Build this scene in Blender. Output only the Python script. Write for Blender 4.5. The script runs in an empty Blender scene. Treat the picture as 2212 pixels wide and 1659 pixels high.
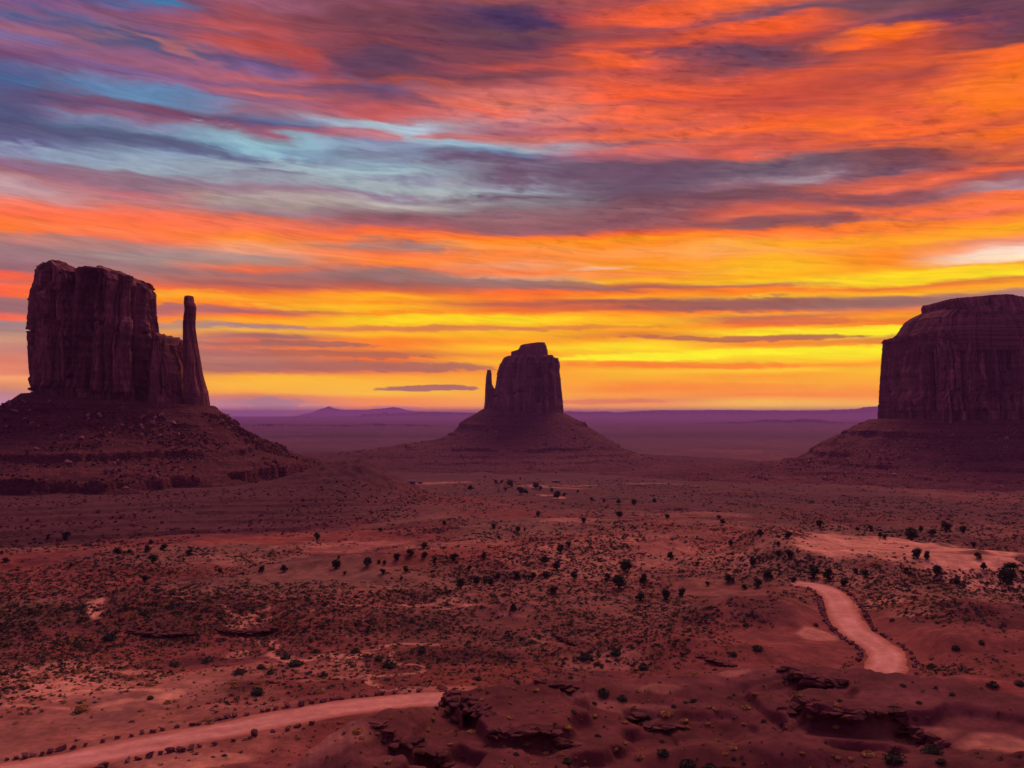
import bpy, bmesh, math, random
import numpy as np
from mathutils import Vector

# ------------------------------------------------------------------ camera, sky, fill lamp, exposure
S = bpy.context.scene
COL = S.collection
PI = math.pi
F = 910.0                       # focal length in pixels of a 1024 px wide frame
PITCH = math.atan(30.0 / F)     # eye level falls at y = 414 of 768
cam = bpy.data.cameras.new('camera')
cam.sensor_width = 36.0
cam.lens = F / 1024.0 * 36.0
cam.clip_start = 0.5
cam.clip_end = 300000.0
camo = bpy.data.objects.new('camera', cam)
camo.rotation_euler = (PI / 2 + PITCH, 0, 0)
COL.objects.link(camo)
S.camera = camo
S.render.engine = 'CYCLES'
S.cycles.use_denoising = True
S.cycles.max_bounces = 5
S.cycles.diffuse_bounces = 3
S.cycles.volume_bounces = 0
S.view_settings.view_transform = 'Standard'
S.view_settings.look = 'None'
S.view_settings.exposure = 0.0
S.view_settings.gamma = 1.0

HAZE_DENSITY = 4.2e-5
HAZE_TOP = 224.0

CP, SP = math.cos(PITCH), math.sin(PITCH)
def ray(X, Y):
    """direction through a pixel of the 1024 x 768 frame (world axes: +Y ahead, +X right)"""
    u = (np.asarray(X, float) - 512) / F
    v = (384 - np.asarray(Y, float)) / F
    return u, CP - v * SP, SP + v * CP
def azel(X, Y):
    a, b, c = ray(X, Y)
    return math.degrees(math.atan2(a, b)), math.degrees(math.atan2(c, math.hypot(a, b)))
K = 1024 / 2212.0
def lin(hexs):
    v = [int(hexs[i:i + 2], 16) / 255 for i in (0, 2, 4)]
    return tuple((c / 12.92 if c <= .04045 else ((c + .055) / 1.055) ** 2.4) for c in v)

# sky: colours of the dawn clouds by azimuth (columns) and height, top to bottom; heights in 1/6145 of the view
SKY_UP = {
 0: "0 7a5a8c 40 8a5a80 80 56628f 150 7d5a86 205 9a5f7c 255 71699a 340 8a6084 420 74486c 520 5a5f8c 600 48628f 680 4a5c88 760 5a5278 850 525880 980 575578 1050 5a5a80 1150 6a6590 1210 8a90ac 1270 8f6e8e 1340 96677a 1400 b37a80 1470 bd9aa0 1550 cf9594 1610 f87a5c",
 276: "0 5f5a88 40 6f6090 95 80506e 170 855a78 250 5a547c 300 9a6674 350 55587c 425 875a7c 500 9a5f7a 555 7a6090 630 8a6088 685 6080aa 760 6288b0 815 5f7090 860 7a4a68 910 6a5278 955 96607a 1000 7f88aa 1055 5a7090 1100 555a7c 1165 66708f 1220 92a8bf 1280 8f9ab0 1335 98a8b4 1370 8a7488 1425 8c7080 1480 9c6f7c 1540 c07078 1610 c07a78",
 553: "0 985a70 70 a05058 165 984a52 230 c05858 280 8a5060 350 c05048 425 b85858 490 685078 555 7d6090 610 c06468 665 8a5a7a 720 d06860 770 905e7a 835 9c6a84 905 9a6a7c 955 60709a 990 5a5a80 1035 9a5870 1075 88b0c0 1130 90b8c8 1190 80a8c0 1240 7888a8 1295 6a6f90 1350 98a4b4 1400 807890 1450 9aa0ac 1500 98788a 1555 b09a98 1630 a89890",
 829: "0 82485a 60 7c4450 140 704050 220 7c4450 300 7a4050 370 88444c 430 6a4054 520 60405a 600 784454 655 b05048 690 704a60 740 66486a 800 905060 860 c05858 910 c86060 945 b07c88 980 a8c0d0 1020 b0c0d0 1060 c07880 1090 c87880 1130 8890b0 1180 8a98b4 1230 7a8098 1290 8a9cb0 1340 90a8b8 1400 a0b8c0 1440 888aa0 1500 a0b0b8 1560 907890 1620 c0b8b0",
 1106: "0 985050 60 60405a 140 483458 200 583c58 260 684450 340 5a3850 420 804450 500 84464f 560 c05048 620 784450 680 b05858 720 d87068 800 e0705c 860 e07a68 930 d87c78 980 c88080 1030 a86070 1090 c87068 1140 b8909a 1180 a0b0c0 1220 7088a8 1270 6a587a 1330 7a6a80 1390 705870 1450 90889a 1520 98a0a8 1580 684a60 1630 888088",
 1382: "0 b05050 50 d05540 110 e85830 180 f05c30 240 a04c50 300 b04c48 360 e85c38 430 a84848 500 ff6428 560 c05048 620 d85a40 700 e85a38 780 ff6030 830 b85048 900 f0643c 960 f06840 1020 c85c50 1080 f06840 1140 a86060 1200 e86c58 1260 b86468 1320 6a4c60 1400 6a4e64 1480 705a6c 1560 6c4c5c 1620 784e58",
 1659: "0 ff6830 40 ff6a30 90 a05858 135 685068 170 ff6028 240 f85c28 310 c04c40 380 6a4050 450 704450 540 7c4854 590 c85040 650 e05a38 720 d05038 800 c84c3c 880 c04c40 960 f06030 1020 ff6828 1090 e06040 1150 b85048 1220 e06048 1270 806068 1340 706070 1420 98808c 1470 a07078 1530 785058 1600 80505a",
 1935: "0 704a58 50 7c5058 100 905058 150 704458 200 984c50 250 ff6c18 310 ff6418 360 c04c38 420 c85038 500 d85830 580 a84840 640 c85038 720 d85a38 800 e05c38 880 e85c38 950 e86038 1020 f86430 1080 ff6c28 1120 b85048 1170 d86038 1230 784850 1300 804c54 1370 705060 1420 d86450 1480 e86a48 1550 d06050 1600 80505a",
 2212: "0 684050 100 784450 200 6c4050 300 804448 350 f86828 420 f86a28 500 ff7018 600 ff7818 700 e86830 780 ff7818 860 ff7818 940 d85c38 1000 f86c20 1080 ff7018 1150 c85840 1220 d86838 1290 b05048 1350 f86430 1400 a05858 1460 a87078 1500 a88890 1530 f87040 1600 ff7c38"}
SKY_LO = {
 0: "0 fa7060 60 ff6e40 150 ff7c30 200 ff7a38 260 c07a72 320 9a7478 400 a0757c 480 98646c 530 ff6038 580 d4685a 650 ff6238 700 ff6a3c 740 9a6a70 820 a06a6c 870 ff6a48 920 a08080 980 a88078 1060 d09878 1130 c98474 1220 e08060 1330 e88a64 1360 ffa868 1420 e0905c 1480 c08478 1560 c08c98 1659 c08090",
 276: "0 d8746c 80 ff7048 170 ff7840 240 ff7050 290 d07c68 340 a08080 420 a89088 470 a07878 540 b07068 600 e07050 640 ff6a2a 690 ffb020 760 ff8a20 800 b06a60 840 c0686a 880 ff7a30 910 ff9a20 940 b08a7a 985 ffa020 1030 b08878 1100 c07868 1180 a8706c 1280 e0905a 1320 a8685c 1360 f07a48 1400 ffb028 1480 ffaa2c 1510 e89070 1580 c89088 1659 c08090",
 553: "0 a8a09a 40 a08088 75 d87058 110 f07858 180 ff7850 260 ff8a28 320 f8985c 370 f0a080 410 b09088 450 b08070 490 f87040 530 a06c68 570 b86a58 610 a8605c 650 e06840 680 ff8420 730 ffa818 780 ff8020 830 a8605a 860 ff7020 900 ffa818 930 ffa020 955 b88878 985 f8b030 1010 b8705c 1035 a86c60 1060 e87050 1095 a86858 1140 f87840 1170 b86a58 1210 c07860 1265 a86c60 1310 c87050 1345 ffb020 1420 ffbc20 1480 ffa828 1510 d88058 1560 b07c80 1610 d08c80 1659 b888a0",
 829: "0 b0a8a0 30 8a6a72 80 8a5860 130 a06068 180 f06838 230 ff7a30 270 f07848 305 a88078 340 d87858 380 ff7840 420 ff8838 460 ff8030 495 d87858 515 a07870 560 987070 610 a86055 650 d86840 685 ff9418 720 ffb018 760 ff9410 800 ffb810 850 ff9010 895 ffd010 935 ffc010 960 e88838 985 ff9820 1010 ffc018 1050 ff8818 1090 f88020 1130 ff8820 1175 b86848 1210 ff7820 1250 c86a40 1290 b86450 1320 f07838 1350 ffac18 1420 ffbc18 1490 ffc018 1530 ff9420 1600 ff9428 1659 ff9030",
 1106: "0 987888 40 906870 100 98686c 150 905c64 200 986064 235 ff7428 290 ff8c18 340 ff9840 390 ff8838 430 ff8c40 470 f09868 520 ff7c38 555 f0a070 580 a89088 610 a07068 650 b06858 690 ff6c28 730 ff7c20 768 b86048 800 e06838 840 ff7818 870 ffc810 910 ffd810 945 ffb018 965 e08830 990 ffb818 1040 ffb010 1085 ff9810 1120 ffd010 1180 ff9818 1230 ffb818 1300 ff9818 1400 ffa818 1500 ffb018 1600 ffa020 1659 ffa020",
 1382: "0 7c6870 40 8c5c64 90 845058 140 905860 185 c05c48 215 ff6a20 255 ff9c10 290 ff8a18 320 ff9838 360 ff9c48 400 ff9428 440 ff9810 490 ff9c20 530 f88c40 560 ff9820 595 ffb818 625 c86840 650 a85c50 685 ff8018 715 ffa418 740 985850 780 d06840 820 a85848 850 ff8018 890 ffac10 940 ffb810 985 ff9c10 1020 d88030 1045 ff9018 1085 ffd010 1120 ffe010 1160 ffc810 1200 fff018 1230 ffb818 1265 ff8818 1310 ffc010 1380 ffa810 1450 ff8810 1500 ffa010 1545 e88838 1580 ffa018 1659 ffb818",
 1659: "0 885860 40 d86048 80 d86848 115 885058 165 986058 195 ff7028 240 ff8838 290 ffa818 330 ffa820 370 ffa048 430 ffb018 500 ffc018 555 ffac10 600 ffd018 625 b86050 655 ff8018 690 ff8818 715 ffc020 738 985c50 770 98685c 800 a86450 825 ff7818 850 ffa828 868 b86848 900 e07840 940 ff7818 975 ffe010 1010 ffb810 1045 c08048 1065 ff9020 1100 ff9018 1145 fff010 1190 ffd810 1240 ffc010 1270 ff9010 1300 ffd018 1340 ff9c10 1420 ffb010 1500 ff8810 1550 ffc018 1659 ffc020",
 1935: "0 f06840 50 ff7030 95 d07048 130 ff8020 180 ff8030 220 ff9820 290 ffa418 330 ff9028 380 ff8c18 440 ff8c18 490 ffa418 540 ffd818 590 ffd018 635 e87030 655 ff9018 690 ffb820 712 a87060 760 986c64 800 a86c60 830 ff8828 870 ffa018 900 e88028 940 ff8018 975 ffe818 1020 fff010 1060 d88838 1100 ff8818 1150 fff010 1190 ffe010 1250 ff9818 1300 ffc010 1400 ffa810 1500 ff9010 1570 ffb818 1659 ffb020",
 2212: "0 f87050 50 ff8030 100 ffa018 160 ffac18 210 ff9838 250 f09070 300 f8b8a0 345 fff0e0 400 ffe0b0 430 ff9828 480 ffd020 530 ffe820 570 e07838 610 ffa018 650 ffb028 675 b07c74 760 a87870 800 a86c60 830 ff8828 900 e88028 975 ffe818 1060 d88838 1150 fff010 1250 ff9818 1400 ffa810 1659 ffb020"}
# single clouds: x, y, half length, half thickness (1/2212 of the view), tilt, colour, opacity, softness
CLOUDS = [
 (350,104,140,8,14,'b46a6c',.8,1),(285,92,105,9,14,'55587e',.8,1),(95,70,110,9,9,'a06478',.7,1),(160,36,75,7,5,'54628f',.7,1),
 (345,2,80,10,2,'2f78a8',.8,1),(350,245,215,13,8,'7a4a66',.85,1),(300,192,170,17,3,'6288b0',.6,1),(395,314,150,14,8,'5c5f80',.85,1),
 (555,315,120,16,14,'92bac8',.75,1),(150,332,160,10,1,'93a5bc',.8,1),(400,359,160,8,1,'9cacb8',.75,1),(260,383,290,9,4,'92707f',.65,1),
 (843,270,80,11,3,'b0c2d2',.85,1),(953,306,135,10,7,'98b8c8',.85,1),(693,373,130,16,8,'a4bcc2',.75,1),(913,412,170,13,2,'aab4b6',.75,1),
 (1040,347,140,13,-2,'6a5470',.85,1),(1105,382,65,14,10,'6c5068',.8,1),(1120,44,65,17,8,'48345a',.85,1),(690,130,70,26,18,'c04a42',.6,1),
 (610,90,55,27,10,'b84a48',.55,1),(855,138,45,27,15,'604058',.6,1),(850,190,130,13,15,'6e5274',.6,1),(1060,238,90,13,8,'f86a50',.6,1),
 (1560,120,200,18,2,'68445a',.8,1),(1315,128,110,8,8,'ff6430',.7,1),(1290,255,85,17,5,'ff6a40',.6,1),(1440,388,310,31,1,'6a4e64',.6,1),
 (1180,432,115,9,-4,'8a8088',.6,1),(2065,45,115,21,5,'54385a',.85,1),(1900,72,105,15,7,'ff6e14',.8,1),(2125,205,115,23,5,'ff7a18',.7,1),
 (1790,275,115,15,3,'ff7020',.7,1),(1745,384,80,10,-4,'a88f98',.8,1),(2150,400,65,6,2,'b08e94',.7,1),(1800,427,210,11,3,'80505a',.7,1),
 (1760,480,150,9,-2,'8a5358',.8,1),(2160,551,100,10,-6,'ffd8b8',.7,1),(2010,595,240,12,-2,'ffd818',.65,1),(1820,656,270,10,-1,'986a62',.7,1),
 (1280,580,65,4,-4,'f8b890',.8,1),(1540,545,125,13,-2,'ffa860',.5,1),(1170,615,175,10,3,'a06e66',.65,.6),(1540,657,205,11,0,'985c52',.7,.6),
 (900,600,185,15,3,'987068',.6,1),(895,530,135,8,9,'a07870',.75,1),(923,838,96,5,0,'a8685c',.95,.35),(585,872,66,10,0,'a87c80',.85,.5),
 (830,793,255,8,0,'b06a54',.85,.5),(120,520,165,10,2,'b08078',.7,.8),(130,556,165,14,4,'9c767a',.6,1),(690,882,60,4,0,'b08890',.6,.5),(860,880,55,3,1,'b8808a',.6,.5),
 (1300,868,150,5,-1,'d8703c',.6,.8),(250,505,160,9,3,'ff8a50',.5,1),
 (1390,772,200,7,-1,'fff018',.85,.6),(1720,757,260,6,0,'fff010',.75,.6),(1860,714,240,6,0,'ffe818',.75,.6),(1000,690,210,8,0,'ffd810',.85,.7),(700,665,160,6,1,'ffc018',.6,.7),
 (650,827,140,17,0,'ffbc20',.6,.8),(590,727,70,5,0,'a86c60',.8,.5),(680,744,110,6,1,'a86858',.85,.45),(730,767,190,6,1,'b86848',.8,.45),(1600,730,240,5,1,'b86848',.85,.45),(1730,692,140,7,2,'d86840',.65,.6),
 (1250,709,160,4,0,'e08830',.75,.5),(1480,788,250,6,1,'ff8018',.75,.6),(1560,836,240,8,0,'ff8a14',.6,.8),(950,709,260,5,0,'d88048',.7,.5),(560,705,110,4,0,'b0847a',.8,.5),(480,792,120,7,0,'a86c60',.7,.5),(470,760,110,8,0,'b07064',.6,.6),
 (420,700,90,5,0,'b08a7a',.7,.5),(30,655,90,10,0,'9c6c6c',.8,.5),(20,620,90,8,0,'ff683c',.6,.6),(30,700,80,7,0,'a08080',.7,.6),(460,668,100,6,0,'b0686a',.75,.5),(450,636,110,9,0,'ffa828',.6,.7)]

world = bpy.data.worlds.new('World'); S.world = world; world.use_nodes = True
wt = world.node_tree; wt.nodes.clear()
def wn(t, **kw):
    n = wt.nodes.new(t)
    for k, v in kw.items(): setattr(n, k, v)
    return n
def L(a, b): wt.links.new(a, b)
def wmath(op, a, b=None, clamp=False):
    n = wn('ShaderNodeMath', operation=op); n.use_clamp = clamp
    for i, v in enumerate((a, b)):
        if v is None: continue
        if isinstance(v, (int, float)): n.inputs[i].default_value = v
        else: L(v, n.inputs[i])
    return n.outputs[0]
def wmap(v, a, b, c=0.0, d=1.0, kind='LINEAR'):
    n = wn('ShaderNodeMapRange', interpolation_type=kind); n.clamp = True
    L(v, n.inputs[0])
    for i, q in enumerate((a, b, c, d)): n.inputs[1 + i].default_value = q
    return n.outputs[0]
def wmix(f, a, b, mode='MIX'):
    n = wn('ShaderNodeMix', data_type='RGBA', blend_type=mode); n.clamp_factor = True
    if isinstance(f, (int, float)): n.inputs[0].default_value = f
    else: L(f, n.inputs[0])
    for i, v in ((6, a), (7, b)):
        if isinstance(v, tuple): n.inputs[i].default_value = (*v[:3], 1)
        else: L(v, n.inputs[i])
    return n.outputs[2]
def wnoise(vec, scale, detail=4, rough=.55, dist=0.0):
    n = wn('ShaderNodeTexNoise'); L(vec, n.inputs['Vector'])
    n.inputs['Scale'].default_value = scale; n.inputs['Detail'].default_value = detail
    n.inputs['Roughness'].default_value = rough; n.inputs['Distortion'].default_value = dist
    return n
def wcomb(x, y, z=0.0):
    n = wn('ShaderNodeCombineXYZ')
    for i, v in enumerate((x, y, z)):
        if isinstance(v, (int, float)): n.inputs[i].default_value = v
        else: L(v, n.inputs[i])
    return n.outputs[0]

def build_sky():
    tc = wn('ShaderNodeTexCoord')
    sep = wn('ShaderNodeSeparateXYZ'); L(tc.outputs['Generated'], sep.inputs[0])
    x, y, z = sep.outputs
    DEG = 180 / PI
    A0 = wmath('MULTIPLY', wmath('ARCTAN2', x, y), DEG)
    E0 = wmath('MULTIPLY', wmath('ARCSINE', z), DEG)
    # wind-drawn distortion of the cloud field, weaker towards the horizon
    lift = wmap(E0, 1.0, 14.0, 0.13, 1.0)
    n1 = wnoise(wcomb(wmath('MULTIPLY', A0, .10), wmath('ADD', wmath('MULTIPLY', E0, .55), wmath('MULTIPLY', A0, .05))), 1.0, 3, .5)
    n2 = wnoise(wcomb(wmath('MULTIPLY', A0, .34), wmath('ADD', wmath('MULTIPLY', E0, 2.0), wmath('MULTIPLY', A0, .14)), 7.3), 1.0, 4, .5)
    s1 = wn('ShaderNodeSeparateColor'); L(n1.outputs['Color'], s1.inputs[0])
    s2 = wn('ShaderNodeSeparateColor'); L(n2.outputs['Color'], s2.inputs[0])
    def c(o): return wmath('SUBTRACT', o, .5)
    dE = wmath('MULTIPLY', wmath('ADD', wmath('MULTIPLY', c(s1.outputs[0]), 1.7), wmath('MULTIPLY', c(s2.outputs[0]), .8)), lift)
    dA = wmath('MULTIPLY', wmath('ADD', wmath('MULTIPLY', c(s1.outputs[1]), 6.0), wmath('MULTIPLY', c(s2.outputs[1]), 3.0)), lift)
    E = wmath('ADD', E0, dE); A = wmath('ADD', A0, dA)
    P = wcomb(A, E)
    E1 = wmath('ADD', E0, wmath('MULTIPLY', wmath('MULTIPLY', c(s1.outputs[0]), 2.2), lift)); A1 = wmath('ADD', A0, wmath('MULTIPLY', c(s1.outputs[1]), 4.0))
    T = wmath('DIVIDE', E, 27.0)
    res = None; prevA = None
    for X in sorted(SKY_UP):
        st = []
        for txt, off in ((SKY_UP[X], 0), (SKY_LO[X], 448)):
            w = txt.split()
            for i in range(0, len(w), 2):
                if off == 448 and int(w[i]) == 0 and X < 2000: continue
                Y = off + .27 * int(w[i])
                st.append((azel(X * K, Y * K)[1] / 27.0, lin(w[i + 1])))
        st.sort(key=lambda q: q[0])
        st = [(max(0, min(1, p)), q) for p, q in st]
        colr = None; i = 0; n = len(st)
        while i < n - 1:
            seg = st[i:i + 31]
            rp = wn('ShaderNodeValToRGB'); L(T, rp.inputs[0])
            el = rp.color_ramp.elements
            while len(el) < len(seg): el.new(.5)
            for e, (p, q) in zip(el, sorted(seg, key=lambda q: q[0])):
                pass
            for k, (p, q) in enumerate(seg): el[k].position = p
            for k, (p, q) in enumerate(seg): el[k].color = (*q, 1)
            o = rp.outputs[0]
            colr = o if colr is None else wmix(wmath('GREATER_THAN', T, seg[0][0]), colr, o)
            i += 30
        a = azel(X * K, 250)[0]
        res = colr if res is None else wmix(wmap(A, prevA, a, kind='SMOOTHSTEP'), res, colr)
        prevA = a
    # ragged edge noise for the single clouds
    n3 = wnoise(wcomb(wmath('MULTIPLY', A0, .9), wmath('ADD', wmath('MULTIPLY', E0, 3.2), wmath('MULTIPLY', A0, .2)), 3.1), 1.0, 5, .55)
    rag = wmath('MULTIPLY', wmath('SUBTRACT', n3.outputs['Fac'], .5), 1.5)
    Pk, ragk = P, rag
    for q, (cx, cy, hl, ht, tilt, col, op, soft) in enumerate(CLOUDS):
        a, e = azel(cx * K, cy * K)
        if q % 4 == 0:      # ties each batch of clouds to the one before, so that they are evaluated in turn
            t_ = wn('ShaderNodeVectorMath', operation='MULTIPLY_ADD'); L(res, t_.inputs[0]); t_.inputs[1].default_value = (1e-6, 1e-6, 0); L(P, t_.inputs[2]); Pk = t_.outputs[0]
        m = wn('ShaderNodeMapping', vector_type='TEXTURE'); L(Pk, m.inputs[0])
        m.inputs['Location'].default_value = (a, e, 0)
        m.inputs['Rotation'].default_value = (0, 0, -math.radians(tilt))
        m.inputs['Scale'].default_value = (hl / 33.5 * 1.25, ht / 33.5 * 1.45, 1)
        ln = wn('ShaderNodeVectorMath', operation='LENGTH'); L(m.outputs[0], ln.inputs[0])
        d = wmath('ADD', ln.outputs['Value'], rag)
        res = wmix(wmap(d, 1.0, 1.0 - .85 * soft, 0, op, 'SMOOTHSTEP'), res, lin(col))
    # fine streaks and ripples inside the clouds
    n4 = wnoise(wcomb(wmath('MULTIPLY', A1, .26), wmath('ADD', wmath('MULTIPLY', E1, 6.5), wmath('MULTIPLY', A1, .55)), 11.7), 1.0, 5, .55)
    n5 = wnoise(wcomb(wmath('MULTIPLY', A1, .5), wmath('ADD', wmath('MULTIPLY', E1, 2.6), wmath('MULTIPLY', A1, .22)), 1.7), 1.0, 4, .5)
    fine = wmath('ADD', wmath('MULTIPLY', n4.outputs['Fac'], .5), wmath('MULTIPLY', n5.outputs['Fac'], .5))
    amt = wmap(E0, 1.0, 12.0, .05, .22)
    gain = wmath('MINIMUM', wmath('ADD', .98, wmath('MULTIPLY', wmath('MULTIPLY', wmath('SUBTRACT', fine, .5), 5.0), amt)), 1.1)
    g = wn('ShaderNodeVectorMath', operation='SCALE'); L(res, g.inputs[0]); L(gain, g.inputs['Scale'])
    res = g.outputs[0]
    # mackerel ripples in the high cloud to the right
    n6 = wnoise(wcomb(wmath('MULTIPLY', A0, .75), wmath('ADD', wmath('MULTIPLY', E0, 2.7), wmath('MULTIPLY', A0, .28)), 5.5), 1.0, 5, .55, .3)
    patchy = wmap(wnoise(wcomb(wmath('MULTIPLY', A0, .12), wmath('MULTIPLY', E0, .3), 9.1), 1.0, 2, .5).outputs['Fac'], .36, .60, .15, 1.0, 'SMOOTHSTEP')
    reg = wmath('MULTIPLY', wmath('MULTIPLY', patchy, wmap(E0, 8.5, 12.5, kind='SMOOTHSTEP')), wmap(A0, -12.0, 3.0, .35, 1.0, kind='SMOOTHSTEP'))
    dk = wmath('MULTIPLY', wmap(n6.outputs['Fac'], .50, .72, 0, .6, 'SMOOTHSTEP'), reg)
    res = wmix(dk, res, wmix(1.0, res, (.50, .47, .75), 'MULTIPLY'))
    lt = wmath('MULTIPLY', wmap(n6.outputs['Fac'], .46, .30, 0, .45, 'SMOOTHSTEP'), reg)
    res = wmix(lt, res, wmix(1.0, res, (1.5, 1.35, 1.15), 'MULTIPLY'))
    # brighter behind the haze: the low sky
    path = wmath('DIVIDE', HAZE_TOP, wmath('TANGENT', wmath('MULTIPLY', wmath('MAXIMUM', E0, .55), 1 / DEG)))
    boost = wmath('EXPONENT', wmath('MULTIPLY', path, HAZE_DENSITY * .7))
    g = wn('ShaderNodeVectorMath', operation='SCALE'); L(res, g.inputs[0]); L(boost, g.inputs['Scale'])
    res = g.outputs[0]
    # the rest of the dome: dusk purple overhead and behind
    rear = wmix(wmap(E0, 5.0, 60.0), (.13, .066, .235), (.25, .11, .255))
    res = wmix(wmap(wmath('ABSOLUTE', A0), 36.0, 75.0, kind='SMOOTHSTEP'), res, rear)
    res = wmix(wmap(E0, 25.5, 42.0, kind='SMOOTHSTEP'), res, rear)
    res = wmix(wmap(E0, 0.0, -4.0), res, (.03, .015, .025))
    bg = wn('ShaderNodeBackground'); L(res, bg.inputs[0]); bg.inputs[1].default_value = 1.0
    out = wn('ShaderNodeOutputWorld'); L(bg.outputs[0], out.inputs[0])
build_sky()
world.cycles.sampling_method = 'MANUAL'; world.cycles.sample_map_resolution = 1024

sun = bpy.data.lights.new('sun', 'SUN'); sun.energy = 1.75; sun.angle = math.radians(28); sun.color = (1, .46, .35)  # added soft fill from high ahead, standing for cloud glow before sunrise
cloud_glow_o = bpy.data.objects.new('sun', sun); COL.objects.link(cloud_glow_o)
GLOW_AZ, GLOW_EL = math.radians(18), math.radians(46)
_d = Vector((math.sin(GLOW_AZ) * math.cos(GLOW_EL), math.cos(GLOW_AZ) * math.cos(GLOW_EL), math.sin(GLOW_EL)))
cloud_glow_o.rotation_euler = _d.to_track_quat('Z', 'Y').to_euler()

# ------------------------------------------------------------------ helpers
RNG = np.random.default_rng(7)
random.seed(7)
def _hash(ix, iy, seed):
    h = (ix.astype(np.int64) * 374761393 + iy.astype(np.int64) * 668265263 + seed * 974711) & 0xffffffff
    h = ((h ^ (h >> 13)) * 1274126177) & 0xffffffff
    h = h ^ (h >> 16)
    return (h & 0xffff) / 32767.5 - 1.0
def vn(x, y, seed=0):
    x, y = np.broadcast_arrays(np.asarray(x, float), np.asarray(y, float))
    xi = np.floor(x); yi = np.floor(y); fx = x - xi; fy = y - yi
    fx = fx * fx * fx * (fx * (fx * 6 - 15) + 10); fy = fy * fy * fy * (fy * (fy * 6 - 15) + 10)
    xi = xi.astype(np.int64); yi = yi.astype(np.int64)
    a = _hash(xi, yi, seed); b = _hash(xi + 1, yi, seed); c = _hash(xi, yi + 1, seed); d = _hash(xi + 1, yi + 1, seed)
    return (a * (1 - fx) + b * fx) * (1 - fy) + (c * (1 - fx) + d * fx) * fy
def fbm(x, y, oct=4, seed=0, gain=.5):
    s = 0; a = 1; t = 0
    for o in range(oct):
        s = s + a * vn(np.asarray(x) * 2 ** o + 17.3 * o, np.asarray(y) * 2 ** o - 9.1 * o, seed + o); t += a; a *= gain
    return s / t
def sst(a, b, x):
    t = np.clip((np.asarray(x, float) - a) / (b - a), 0, 1); return t * t * (3 - 2 * t)

def mesh_obj(name, verts, faces, mat=None, parent=None, smooth=False, color=None):
    me = bpy.data.meshes.new(name)
    verts = np.asarray(verts, np.float32); faces = np.asarray(faces, np.int32)
    k = faces.shape[1]; n = len(faces)
    me.vertices.add(len(verts)); me.vertices.foreach_set('co', verts.ravel())
    me.loops.add(n * k); me.loops.foreach_set('vertex_index', faces.ravel())
    me.polygons.add(n)
    me.polygons.foreach_set('loop_start', np.arange(0, n * k, k, dtype=np.int32))
    me.polygons.foreach_set('loop_total', np.full(n, k, np.int32))
    me.polygons.foreach_set('use_smooth', np.full(n, smooth, bool))
    me.update(calc_edges=True)
    if color is not None:
        at = me.color_attributes.new('tone', 'FLOAT_COLOR', 'POINT')
        c = np.ones((len(verts), 4), np.float32); c[:, :3] = color
        at.data.foreach_set('color', c.ravel())
    if mat: me.materials.append(mat)
    o = bpy.data.objects.new(name, me); COL.objects.link(o)
    if parent: o.parent = parent
    return o
def empty(name, loc=(0, 0, 0), rz=0.0):
    o = bpy.data.objects.new(name, None); o.empty_display_size = .5; o.location = loc; o.rotation_euler = (0, 0, rz)
    COL.objects.link(o); return o
def tag(o, label=None, cat=None, group=None, kind=None):
    for k, v in (('label', label), ('category', cat), ('group', group), ('kind', kind)):
        if v: o[k] = v
    return o
def grid_faces(nr, nc, wrap=False):
    i = np.arange(nr - 1)[:, None]; j = np.arange(nc if wrap else nc - 1)[None, :]
    j2 = (j + 1) % nc
    return np.stack([i * nc + j, i * nc + j2, (i + 1) * nc + j2, (i + 1) * nc + j], -1).reshape(-1, 4)

# ------------------------------------------------------------------ materials
def new_mat(name):
    m = bpy.data.materials.new(name); m.use_nodes = True
    nt = m.node_tree; b = nt.nodes['Principled BSDF']
    b.inputs['Roughness'].default_value = .95
    b.inputs['Specular IOR Level'].default_value = .12
    return m, nt, b
def nnode(nt, t, **kw):
    n = nt.nodes.new(t)
    for k, v in kw.items(): setattr(n, k, v)
    return n
def nnoise(nt, vec, scale, detail=5, rough=.6, stretch=None):
    if stretch:
        mp = nnode(nt, 'ShaderNodeMapping'); mp.inputs['Scale'].default_value = stretch
        nt.links.new(vec, mp.inputs[0]); vec = mp.outputs[0]
    n = nnode(nt, 'ShaderNodeTexNoise'); nt.links.new(vec, n.inputs['Vector'])
    n.inputs['Scale'].default_value = scale; n.inputs['Detail'].default_value = detail; n.inputs['Roughness'].default_value = rough
    return n.outputs['Fac']
def nramp(nt, fac, stops):
    r = nnode(nt, 'ShaderNodeValToRGB'); nt.links.new(fac, r.inputs[0]); e = r.color_ramp.elements
    while len(e) < len(stops): e.new(.5)
    for k, (p, c) in enumerate(stops): e[k].position = p
    for k, (p, c) in enumerate(stops): e[k].color = (*c, 1)
    return r.outputs[0]
def nmix(nt, f, a, b, mode='MIX'):
    n = nnode(nt, 'ShaderNodeMix', data_type='RGBA', blend_type=mode)
    for i, v in ((0, f), (6, a), (7, b)):
        if isinstance(v, (int, float)): n.inputs[i].default_value = v
        elif isinstance(v, tuple): n.inputs[i].default_value = (*v, 1)
        else: nt.links.new(v, n.inputs[i])
    return n.outputs[2]
def nbump(nt, b, h, strength, dist):
    n = nnode(nt, 'ShaderNodeBump'); n.inputs['Strength'].default_value = strength; n.inputs['Distance'].default_value = dist
    nt.links.new(h, n.inputs['Height']); nt.links.new(n.outputs[0], b.inputs['Normal'])

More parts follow.
